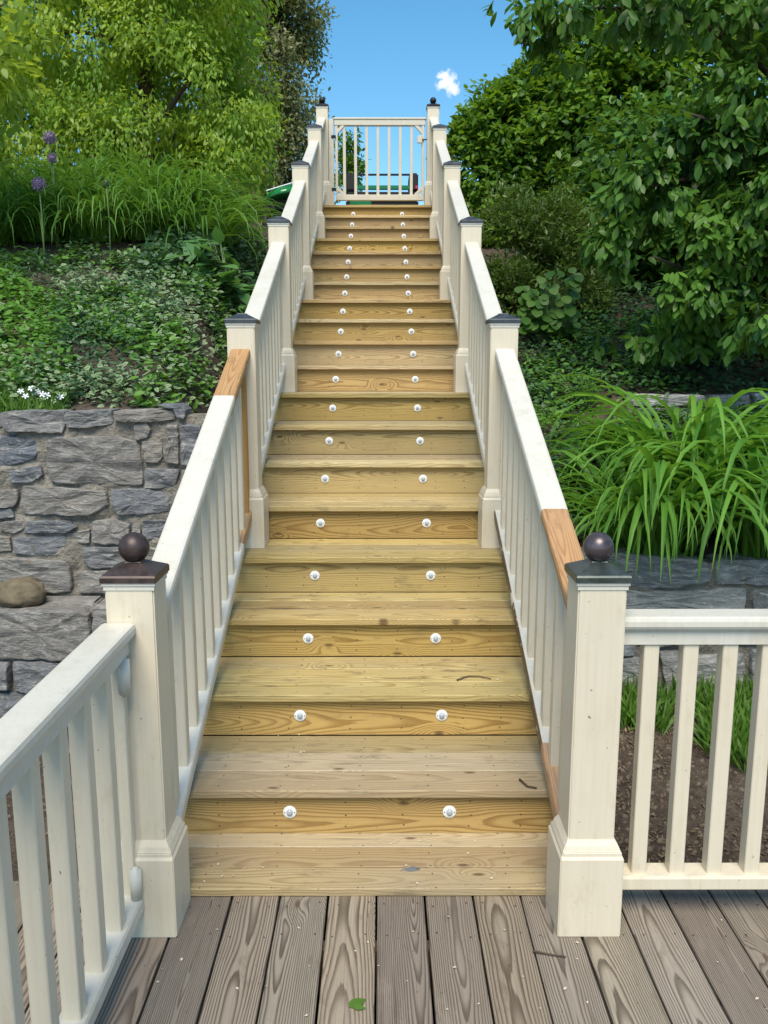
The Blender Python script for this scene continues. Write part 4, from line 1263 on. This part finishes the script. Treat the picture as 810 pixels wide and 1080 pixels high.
# ------------------------------------------------------------------ daylilies
def blade_curve(L, a0, a1, w, n=8, twist=0.0, power=1.5):
    """ribbon in the YZ plane; angle from vertical goes a0 -> a1 along the length"""
    V = []; T = []
    y = z = 0.0
    for i in range(n + 1):
        t = i / n
        ang = a0 + (a1 - a0) * t ** power
        if i:
            y += math.sin(ang) * L / n; z += math.cos(ang) * L / n
        ww = w * (0.75 + 0.25 * min(1, t * 4)) * (1 - max(0, (t - 0.45) / 0.55) ** 1.7)
        ww = max(ww, 0.0006)
        nx_ = -math.cos(ang); nz_ = math.sin(ang)     # upper normal
        up = 0.28 * ww
        tw = twist * t
        cx_, sx_ = math.cos(tw), math.sin(tw)
        for s in (-1, 0, 1):
            dx = s * ww / 2 * cx_; dn = abs(s) * up + s * ww / 2 * sx_
            V.append((dx, y + nx_ * dn, z + nz_ * dn))
        if i:
            b = (i - 1) * 3
            for q in (0, 1):
                T += [(b + q, b + q + 1, b + q + 4), (b + q, b + q + 4, b + q + 3)]
    return np.array(V), np.array(T)
blade_meshes = []
for i in range(20):
    L = random.uniform(0.85, 1.2)
    Vb, Tb = blade_curve(L, random.uniform(0.05, 0.6), random.uniform(2.4, 3.05), random.uniform(0.024, 0.035), 10, random.uniform(-.9, .9), random.uniform(1.4, 2.3))
    blade_meshes.append(tri_mesh('blade', Vb, Tb, None, True))
for i, (cx_, cy_, n, rad, lab) in enumerate(((1.42, 4.20, 285, 0.24, 'large arching daylily clump over the stone wall, nearest the right railing'),
                                             (2.04, 4.20, 285, 0.24, 'large arching daylily clump over the stone wall at the right edge'),
                                             (1.78, 4.75, 200, 0.24, 'daylily clump growing behind and between the two front clumps'),
                                             (2.7, 4.45, 110, 0.2, 'daylily clump at far right, mostly cut off by the edge'))):
    z = gz(cx_, cy_)
    t = thing('daylily', lab, 'plant', (cx_, cy_, z), 'daylilies on the right wall')
    for k in range(n):
        th = random.uniform(0, 2 * math.pi); r = rad * math.sqrt(random.random())
        me = random.choice(blade_meshes); s = random.uniform(0.62, 1.25)
        ph = th - math.pi / 2 + random.uniform(-.6, .6)
        reach = max(v.co.y for v in me.vertices) * s
        if cx_ + r * math.cos(th) - reach * math.sin(ph) < 0.9: s *= 0.62
        o = place('leaf', me, M['leaf_daylily'], t, (cx_ + r * math.cos(th), cy_ + r * math.sin(th), z - 0.02))
        o.rotation_euler = (random.uniform(-.1, .1), random.uniform(-.1, .1), ph)
        o.scale = (s * random.uniform(.85, 1.1), s, s)
def blade_clump(t, cx_, cy_, z, n, rad, Lr, wr, mat, a1=(1.6, 2.7), name='leaves', a0=(0.02, .45)):
    VV = []; TT = []; tt = []; off = 0
    for k in range(n):
        Vb, Tb = blade_curve(random.uniform(*Lr), random.uniform(*a0), random.uniform(*a1), random.uniform(*wr), 6, random.uniform(-.6, .6), random.uniform(1.4, 2.4))
        th = random.uniform(0, 2 * math.pi); r = rad * math.sqrt(random.random())
        ph = th - math.pi / 2 + random.uniform(-.8, .8)
        c_, s_ = math.cos(ph), math.sin(ph)
        W = Vb.copy()
        W[:, 0] = Vb[:, 0] * c_ - Vb[:, 1] * s_ + r * math.cos(th)
        W[:, 1] = Vb[:, 0] * s_ + Vb[:, 1] * c_ + r * math.sin(th)
        VV.append(W); TT.append(Tb + off); off += len(W); tt.append(np.full(len(W), random.random()))
    o = place(name, tri_mesh(name, np.concatenate(VV), np.concatenate(TT), {'tint': np.concatenate(tt)}, True), mat, t, (cx_, cy_, z))
    o['kind'] = 'stuff'
    return o
row = [(-3.6, 7.2), (-3.15, 7.05), (-2.7, 7.15), (-2.25, 7.1), (-1.85, 7.2), (-1.5, 7.3), (-3.35, 7.6), (-2.9, 7.65), (-2.4, 7.6), (-1.95, 7.65), (-1.75, 7.8), (-2.2, 8.2), (-2.8, 8.2)]
names_row = ['front left end', 'second from the left end', 'third from the left end', 'in the middle', 'second from the stairs', 'nearest the stairs']
for i, (x, y) in enumerate(row):
    z = gz(x, y)
    if i < 6: lab = 'daylily clump in the front row on the left bank, ' + names_row[i]
    else: lab = 'daylily clump in the back rows on the left bank'
    t = thing('daylily', lab, 'plant', (x, y, z), 'daylilies in the left bank row' if i < 6 else 'back row daylilies on the left bank')
    blade_clump(t, x, y, z - 0.02, 190, 0.22, (0.6, 0.95), (0.016, 0.026), M['leaf_daylily_d'], (1.9, 3.0), a0=(0.05, 0.95))

# alliums
def allium(u, v, Y, lab, r=0.045, open_=1.0, base=True):
    p = pix(u, v, Y)
    zb = gz(p.x, Y)
    t = thing('allium', lab, 'flower', (p.x, Y, zb), 'purple alliums on the left bank')
    V = []; F = []
    tube(V, F, [(0, 0, -0.02), (0.008, 0, (p.z - zb) * .5), (0, 0, p.z - zb)], [0.007, 0.006, 0.005], 6)
    place('stem', mesh_from('stem', V, F, True), M['stem'], t, (p.x, Y, zb))
    n = 260
    D = unit(rng.normal(size=(n, 3)))
    C = D * r * rng.uniform(0.72, 1.0, n)[:, None]
    VV, TT, _, _ = field_arrays(C, D + rng.normal(size=(n, 3)) * .7, rng.normal(size=(n, 3)), np.full(n, r * 0.33), t_simple(0.35), rng.random(n))
    bm = bmesh.new(); bmesh.ops.create_icosphere(bm, subdivisions=2, radius=r * 0.74)
    v0 = np.array([list(v.co) for v in bm.verts]); f0 = np.array([[v.index for v in f.verts] for f in bm.faces]); bm.free()
    me = tri_mesh('flower_head', np.concatenate([v0, VV]), np.concatenate([f0, TT + len(v0)]))
    place('flower_head', me, M['allium'] if open_ else M['stem'], t, p)
    if base:
        blade_clump(t, p.x, Y, zb - 0.01, 9, 0.03, (0.18, 0.30), (0.016, 0.026), M['leaf_cover_bright'], (1.4, 2.4))
allium(41, 194, 6.45, 'purple allium flower on a bare stem, lowest of the left ones', 0.045)
allium(52, 145, 7.0, 'purple allium flower highest at left', 0.045, 1, False)
allium(55, 167, 7.0, 'smaller purple allium flower just under the highest one', 0.034, 1, False)
allium(112, 193, 6.6, 'faded allium seed head in front of the left daylilies', 0.026, 0, False)

# hosta by the stairs
c = pix(243, 300, 6.35)
hs_ = thing('hosta', 'hosta with broad green leaves on the left bank close to the railing', 'plant', (c.x, 6.35, gz(c.x, 6.35)))
V = []; F = []; hl = []
for i in range(90):
    u = rng.uniform(200, 278); v = rng.uniform(250, 312)
    p = pix(u, v, 6.35 + rng.uniform(-.2, .25)); p.z = min(max(p.z, gz(p.x, p.y) + 0.04), gz(p.x, p.y) + 0.3)
    hl.append(p)
    tube(V, F, [(c.x, 6.35, hs_.location.z - .02), ((c.x + p.x) / 2, 6.35, (hs_.location.z + p.z) / 2 + .08), p], [0.005, .004, .003], 5)
place('stems', mesh_from('stems', [Vector(v) - hs_.location for v in V], F), M['stem'], hs_, hs_.location)
for p in hl:
    dx = p.x - c.x
    put_leaf(hs_, p, (dx * 3 + rng.normal() * .4, -0.5 + rng.normal() * .4, -0.1 + rng.normal() * .25), (0, -.3, 1), rng.uniform(.16, .25), 'ovate', M['leaf_hosta'])

# ------------------------------------------------------------------ ground cover
def scatter(n, xr, yr, mask):
    x = rng.uniform(*xr, n); y = rng.uniform(*yr, n)
    keep = np.array([mask(a, b) for a, b in zip(x, y)])
    return x[keep], y[keep]
def cover(name, label, cat, x, y, k, spread, size, tm, mat, hmax, flat=0.8, tintv=None):
    n = len(x)
    xx = np.repeat(x, k) + rng.normal(size=n * k) * spread; yy = np.repeat(y, k) + rng.normal(size=n * k) * spread
    zz = np.array([ground_z(a, b) for a, b in zip(xx, yy)]) + rng.random(n * k) ** 1.3 * hmax
    P = np.stack([xx, yy, zz], 1)
    D = rng.normal(size=(n * k, 3)); D[:, 2] *= 0.35; D[:, 2] += 0.1
    N = rng.normal(size=(n * k, 3)) * (1 - flat) + np.array([0, -0.35, 1.0])
    S = rng.uniform(size[0], size[1], n * k)
    o = leaf_obj(name, P, D, N, S, tm, mat, None, (float(np.mean(x)), float(np.mean(y)), 0.0), np.clip(np.repeat(rng.random(n), k) * .6 + rng.random(n * k) * .4, 0, 1))
    return tag(o, label, cat, None, 'stuff')
def nz(x, y, s, o): return mnoise.noise(Vector((x * s + o, y * s - o, o)))
def left_ok(x, y):
    if x > -0.98 - 0.10 * math.sin(y * 3): return False
    if y < 4.36: return False
    if y > 6.55 and nz(x, y, 1.5, 4) > -0.3 and x < -1.2: return y < 6.62
    if nz(x, y, 2.6, 9.0) > 0.42: return False
    return True
x, y = scatter(5200, (-4.0, -0.9), (4.36, 6.9), lambda a, b: left_ok(a, b) and nz(a, b, 1.7, 1) > -0.12)
cover('groundcover_bright', 'bright green leafy ground cover on the left bank', 'ground cover', x, y, 5, 0.035, (0.03, 0.062), TL2, M['leaf_cover_bright'], 0.12, 0.6)
x, y = scatter(3600, (-4.0, -0.9), (4.40, 6.9), lambda a, b: left_ok(a, b) and (nz(a, b, 1.5, 5) > 0.02 or b > 6.0))
cover('groundcover_dark', 'dark glossy ground cover on the left bank', 'ground cover', x, y, 6, 0.03, (0.024, 0.042), TL2, M['leaf_cover_dark'], 0.14, 0.55)
x, y = scatter(3200, (-3.2, -0.9), (4.40, 6.7), lambda a, b: left_ok(a, b) and nz(a, b, 1.3, 12) + 0.45 * smooth(-2.3, -1.2, a) > 0.12)
cover('groundcover_variegated', 'white edged variegated ground cover on the left bank', 'ground cover', x, y, 5, 0.03, (0.028, 0.048), TL2, M['leaf_cover_var'], 0.13, 0.6)
x, y = scatter(1100, (-1.75, -0.86), (6.2, 8.6), lambda a, b: nz(a, b, 2.2, 15) > -0.25)
cover('groundcover_dark', 'dark leafy ground cover on the slope beside the upper left railing', 'ground cover', x, y, 6, 0.04, (0.04, 0.075), TL2, M['leaf_cover_dark'], 0.2, 0.5)
def right_ok(x, y):
    if x < 0.92: return False
    if y < 4.15 or y > 8.4: return False
    if 5.9 < y < 6.08 and 1.7 < x < 3.0: return False
    if nz(x, y, 2.6, 19.0) > 0.45: return False
    return True
x, y = scatter(4400, (0.85, 4.2), (4.2, 8.4), lambda a, b: right_ok(a, b) and nz(a, b, 1.5, 21) > -0.35)
cover('groundcover_dark', 'dark glossy ground cover on the right bank under the shrubs', 'ground cover', x, y, 6, 0.04, (0.035, 0.065), TL2, M['leaf_cover_dark'], 0.14)
x, y = scatter(3200, (0.85, 4.2), (4.6, 7.4), lambda a, b: right_ok(a, b) and nz(a, b, 1.3, 25) > -0.05)
cover('groundcover_bright', 'bright green weeds on the right bank above the daylilies', 'ground cover', x, y, 5, 0.04, (0.03, 0.06), TL2, M['leaf_cover_bright'], 0.15)
# ferny weeds
for i, (u, v, Y, h, lab) in enumerate(((682, 392, 6.6, 0.42, 'tall feathery green weed on the right bank, left of the pair'), (738, 392, 6.7, 0.38, 'tall feathery green weed on the right bank, right of the pair'), (620, 420, 6.0, 0.3, 'low feathery weed close to the right railing'))):
    p = pix(u, v, Y); z = gz(p.x, Y)
    t = thing('feathery_weed', lab, 'plant', (p.x, Y, z), 'feathery weeds on the right bank')
    V = []; F = []; PP = []; DD = []
    for s in range(9):
        e = Vector((rng.normal() * .13, rng.normal() * .1, h * rng.uniform(.6, 1)))
        tube(V, F, [(0, 0, -.02), e * .5 + Vector((0, 0, .03)), e], [.004, .003, .001], 5)
        for q in range(46):
            f = rng.uniform(.2, 1)
            PP.append(e * f + Vector((rng.normal() * .03, rng.normal() * .03, rng.normal() * .02)))
            DD.append((rng.normal(), rng.normal(), .3 + rng.normal() * .3))
    place('stems', mesh_from('stems', V, F), M['stem'], t, (p.x, Y, z))
    PP = np.array([list(q) for q in PP]) + np.array([p.x, Y, z])
    leaf_obj('leaves', PP, np.array(DD), np.tile([0, -.3, 1.0], (len(PP), 1)), rng.uniform(.03, .06, len(PP)), TSN, M['leaf_cover_bright'], t, (p.x, Y, z))

# grass tufts
def grass(label, n, xr, yr, mask, hr, wr=(0.004, 0.007)):
    x, y = scatter(n, xr, yr, mask)
    k = 5
    xx = np.repeat(x, k) + rng.normal(size=len(x) * k) * .012; yy = np.repeat(y, k) + rng.normal(size=len(x) * k) * .012
    zz = np.array([ground_z(a, b) for a, b in zip(xx, yy)])
    P = np.stack([xx, yy, zz - .005], 1)
    D = rng.normal(size=(len(P), 3)) * .45; D[:, 2] = 1
    N = rng.normal(size=(len(P), 3)) + np.array([0, -1.0, .2])
    S = rng.uniform(*hr, len(P))
    o = leaf_obj('grass', P, D, N, S, t_simple(0.045, 0.1, 0.35), M['grass'], None, (float(np.mean(x)), float(np.mean(y)), 0))
    return tag(o, label, 'grass', None, 'stuff')
grass('green grass tufts at the foot of the right stone wall', 2600, (0.95, 3.0), (3.0, 3.98), lambda a, b: nz(a, b, 2.4, 33) + 0.9 * (b - 3.6) + 0.4 * (a - 1.4) > 0.02, (0.08, 0.2))
grass('low grass along the top of the left stone wall', 900, (-3.2, -1.62), (4.34, 4.5), lambda a, b: True, (0.05, 0.11))
# dry leaf litter on the right soil and on the ledge
x, y = scatter(3600, (0.75, 2.6), (2.35, 3.95), lambda a, b: nz(a, b, 1.7, 41) > -0.3)
cover('leaf_litter', 'dry leaf litter and bark bits on the soil behind the right railing', 'leaf litter', x, y, 2, 0.05, (0.012, 0.035), TSN, M['dead_leaf'], 0.012, 0.6)
x, y = scatter(900, (-2.4, -0.75), (2.3, 3.95), lambda a, b: True)
cover('leaf_litter', 'dry leaf litter on the dark soil behind the left deck railing', 'leaf litter', x, y, 2, 0.05, (0.012, 0.035), TSN, M['dead_leaf'], 0.012, 0.6)
def clods(label, n, xr, yr):
    x, y = scatter(n, xr, yr, lambda a, b: nz(a, b, 3.1, 61) > -0.35)
    O8 = np.array([(1, 0, 0), (-1, 0, 0), (0, 1, 0), (0, -1, 0), (0, 0, 1), (0, 0, -1)], float)
    T8 = np.array([(0, 2, 4), (2, 1, 4), (1, 3, 4), (3, 0, 4), (2, 0, 5), (1, 2, 5), (3, 1, 5), (0, 3, 5)])
    z = np.array([ground_z(a, b) for a, b in zip(x, y)])
    P = np.stack([x, y, z], 1); N = len(P)
    sc = 0.004 + 0.016 * rng.random(N) ** 3
    W = P[:, None, :] + O8[None] * sc[:, None, None] * rng.uniform(.6, 1.3, (N, 6, 1)) + rng.normal(size=(N, 6, 3)) * sc[:, None, None] * .2
    T = (T8[None] + (np.arange(N) * 6)[:, None, None]).reshape(-1, 3)
    c = np.array([x.mean(), y.mean(), 0.0])
    o = place('soil_clods', tri_mesh('clods', W.reshape(-1, 3) - c, T), M['clod'], None, tuple(c))
    tag(o, label, 'soil', None, 'stuff')
M['clod'] = plain('soil_clod', c3(0.17, 0.135, 0.105), 0.95, 0.15, 0.9, 40)
clods('crumbly soil clods behind the right deck railing', 5200, (0.72, 2.6), (2.35, 3.95))
clods('crumbly soil clods on the left bank and behind the left railing', 3000, (-2.6, -0.75), (2.4, 6.9))
# little weeds in the soil right
for i, (u, v, Y, lab) in enumerate(((738, 905, 2.55, 'small round leaved weed behind the second baluster gap at right'), (792, 880, 2.7, 'small weed behind the rightmost balusters'))):
    p = pix(u, v, Y); z = gz(p.x, Y)
    t = thing('weed', lab, 'plant', (p.x, Y, z), 'weeds behind the right deck railing')
    for q in range(11):
        put_leaf(t, (p.x + rng.normal() * .02, Y + rng.normal() * .02, z + rng.uniform(.01, .05)), (rng.normal(), rng.normal(), .15), (0, 0, 1), rng.uniform(.04, .075), 'ovate', M['leaf_round'])
# white flowers at the wall top
c = pix(45, 415, 4.42)
fl = thing('white_flowers', 'few small white flowers in the grass on the left wall top', 'flower', (c.x, 4.42, gz(c.x, 4.42)))
pet = []
bm = bmesh.new()
for k in range(5):
    th = 2 * math.pi * k / 5
    vs = [bm.verts.new((0, -0.002, 0))] + [bm.verts.new((rr_ * math.cos(th + dd), -0.004, rr_ * math.sin(th + dd))) for rr_, dd in ((0.010, -.42), (0.017, -.25), (0.0185, 0), (0.017, .25), (0.010, .42))]
    bm.faces.new(vs)
fm = bm_mesh('flower', bm)
for (u, v) in ((22, 413), (27, 418), (40, 413), (45, 416), (50, 417), (64, 419), (57, 424), (33, 410)):
    p = pix(u, v, 4.40 + rng.uniform(-.02, .04))
    place('flower', fm, M['petal'], fl, p, (rng.uniform(-.9, -.1), rng.uniform(-.4, .4), 0))
V = []; F = []
for ch in list(fl.children):
    w = WPOS[ch.name]
    tube(V, F, [(w.x - c.x, w.y - 4.42 + .004, gz(w.x, w.y) - fl.location.z - .02), (w.x - c.x, w.y - 4.42, w.z - fl.location.z)], [.0015, .001], 4)
place('stems', mesh_from('stems', V, F), M['stem'], fl, fl.location)

# ------------------------------------------------------------------ things beyond the gate
PZ = gz(0, 12.2)
def wheel(parent, x, y, z, r, w):
    bm = bmesh.new()
    bmesh.ops.create_cone(bm, cap_ends=True, segments=20, radius1=r, radius2=r, depth=w)
    bmesh.ops.bevel(bm, geom=[e for e in bm.edges if abs(e.verts[0].co.z - e.verts[1].co.z) < 1e-5], offset=w * .25, segments=2, affect='EDGES')
    o = place('wheel', bm_mesh('wheel', bm, True), M['rubber'], parent, (x, y, z), (0, math.pi / 2, 0))
    bm = bmesh.new(); bmesh.ops.create_cone(bm, cap_ends=True, segments=16, radius1=r * .5, radius2=r * .5, depth=w * 1.06)
    place('hub', bm_mesh('hub', bm), M['yellow'], o, (x, y, z), (0, math.pi / 2, 0))
cy_ = 12.6
ct = thing('garden_cart', 'long green and black garden cart parked beyond the gate', 'cart', (0.05, cy_, PZ))
zb_ = pix(400, 213, cy_).z; zt_ = pix(400, 186, cy_).z; zm_ = pix(400, 198, cy_).z
xa, xb = pix(366, 200, cy_).x, pix(440, 200, cy_).x
place('bed', box_mesh(xb - xa, 0.6, 0.10, 0.02, 2), M['rubber'], ct, ((xa + xb) / 2, cy_, zm_ - 0.16))
place('side_panel', box_mesh(xb - xa - 0.24, 0.04, 0.06, 0.01, 2), M['green_paint'], ct, ((xa + xb) / 2, cy_ - 0.28, zm_ - 0.055))
for xx in (xa + 0.06, xb - 0.06):
    place('corner_box', box_mesh(0.13, 0.5, 0.24, 0.02, 2), M['rubber'], ct, (xx, cy_, zm_ + 0.03))
place('top_rail', box_mesh(xb - xa - 0.1, 0.03, 0.025, 0.005), M['black_iron'], ct, ((xa + xb) / 2, cy_ - 0.2, zt_ - 0.02))
place('lamp', box_mesh(0.04, 0.03, 0.05, 0.008), M['red'], ct, (xb - 0.02, cy_ - 0.27, zm_ - 0.05))
for xx in (xa + 0.15, xb - 0.15):
    for yy in (-.22, .22):
        wheel(ct, xx, cy_ + yy, PZ + 0.19, 0.19, 0.1)
place('chassis', box_mesh(xb - xa + .02, 0.5, zm_ - .2 - PZ - .05, 0.03, 2), M['rubber'], ct, ((xa + xb) / 2, cy_, (zm_ - .2 + PZ + .05) / 2))
place('lower_panel', box_mesh(0.3, 0.03, 0.10, 0.01, 2), M['green_paint'], ct, (xa + 0.2, cy_ - 0.3, zm_ - 0.27))
# green mower left of the railing
my = 10.1
p0 = pix(297, 212, my)
mw = thing('riding_mower', 'rounded green machine hood showing between the bush and the left railing', 'mower', (p0.x + 0.1, my, gz(p0.x, my)))
bm = bmesh.new(); bmesh.ops.create_uvsphere(bm, u_segments=28, v_segments=14, radius=1)
for v in bm.verts:
    n = v.co.copy()
    zz = n.z * 0.15 if n.z > 0 else n.z * 0.05
    v.co = Vector((n.x * 0.26, n.y * 0.45, zz + 0.05 * n.x))
place('hood', bm_mesh('hood', bm, True), M['green_paint'], mw, (p0.x + 0.06, my, p0.z + 0.005))
place('hood_stripe', box_mesh(0.34, 0.02, 0.014, 0.004), M['white_cloth'], mw, (p0.x + 0.04, my - 0.38, p0.z + 0.085), (0, R(-16), 0))
place('engine', box_mesh(0.38, 0.6, 0.14, 0.02), M['rubber'], mw, (p0.x + 0.08, my, p0.z - 0.09))
mz = gz(p0.x, my)
place('frame', box_mesh(0.3, 0.5, max(0.05, p0.z - .16 - mz - .05), 0.01), M['rubber'], mw, (p0.x + .08, my, (p0.z - .16 + mz + .05) / 2))
for xx in (-.15, .3):
    wheel(mw, p0.x + xx, my - .2, mz + .13, .13, .08); wheel(mw, p0.x + xx, my + .25, mz + .13, .13, .08)
place('seat', box_mesh(0.2, 0.3, 0.16, 0.03, 2), M['rubber'], mw, (p0.x + 0.42, my, p0.z + 0.02))

# ------------------------------------------------------------------ litter on the wood
pp = []; dd = []
for i in range(190):
    k = random.choice([0, 0, 1, 1, 1, 2, 2, 3, 3, 4, 5, 6])
    if k == 0:
        yy = random.uniform(2.28, 2.56); zz = 0.0285
    else:
        yy = random.uniform(ry(k) - 0.02, ry(k + 1) - 0.005); zz = tz(k) + 0.0022
    pp.append((random.uniform(-.52, .53), yy, zz))
for i in range(70):
    pp.append((random.uniform(-.55, 1.2), random.uniform(1.3, 2.2), 0.003))
pp = np.array(pp); n = len(pp)
D = rng.normal(size=(n, 3)); D[:, 2] = 0.05
o = leaf_obj('fallen_petals', pp, D, np.tile([0, 0, 1.0], (n, 1)), rng.uniform(.004, .012, n), t_simple(0.35, 0.4, -0.2), M['litter'], None, (0, 2.5, 0))
tag(o, 'tiny pale petals and seeds scattered on the treads and deck', 'petals', None, 'stuff')
def twig(name, label, pts, r):
    V = []; F = []
    c = Vector(pts[0])
    tube(V, F, [Vector(p) - c for p in pts], [r * (1 - .5 * i / len(pts)) for i in range(len(pts))], 6)
    tag(place(name, mesh_from('twig', V, F, True), M['twig'], None, c), label, 'twig')
def on_deck(u, v, z):
    a = pix(u, v, 1.0); d = a - CAM; t = (z - CAM.z) / d.z
    return CAM + d * t
twig('twig', 'thin dry twig lying on the deck beside the right post base', [on_deck(u, v, 0.006) for u, v in ((562, 1003), (572, 1005), (583, 1007), (597, 1009))], 0.003)
twig('twig', 'short curled twig on the second tread at right', [on_deck(u, v, tz(2) + 0.006) for u, v in ((482, 717), (494, 713), (505, 713), (518, 716))], 0.003)
twig('twig', 'small dark stick on the first tread near the right railing', [on_deck(u, v, tz(1) + 0.006) for u, v in ((548, 822), (556, 829), (566, 831))], 0.004)
p = on_deck(368, 1062, 0.006)
fl_ = thing('fallen_leaf', 'small green leaf lying on the deck at the bottom', 'leaf', p)
put_leaf(fl_, p, (0.8, 0.6, 0.02), (0.1, 0.1, 1), 0.055, 'ovate', M['leaf_round'])
put_leaf(fl_, p + Vector((.012, -.002, .002)), (0.9, -.1, 0.05), (0.1, -0.2, 1), 0.03, 'ovate', M['leaf_round'])
p = on_deck(432, 917, 0.029)
tag(place('bark_flake', stone_mesh([(-.032, -.004), (-.012, -.009), (.018, -.007), (.034, .002), (.012, .008), (-.02, .006)], 0.004, 77), M['stone'], None, p + Vector((0, 0, -.001)), (-math.pi / 2, 0, .1)), 'small grey flake lying on the lowest boards of the stairs', 'debris')
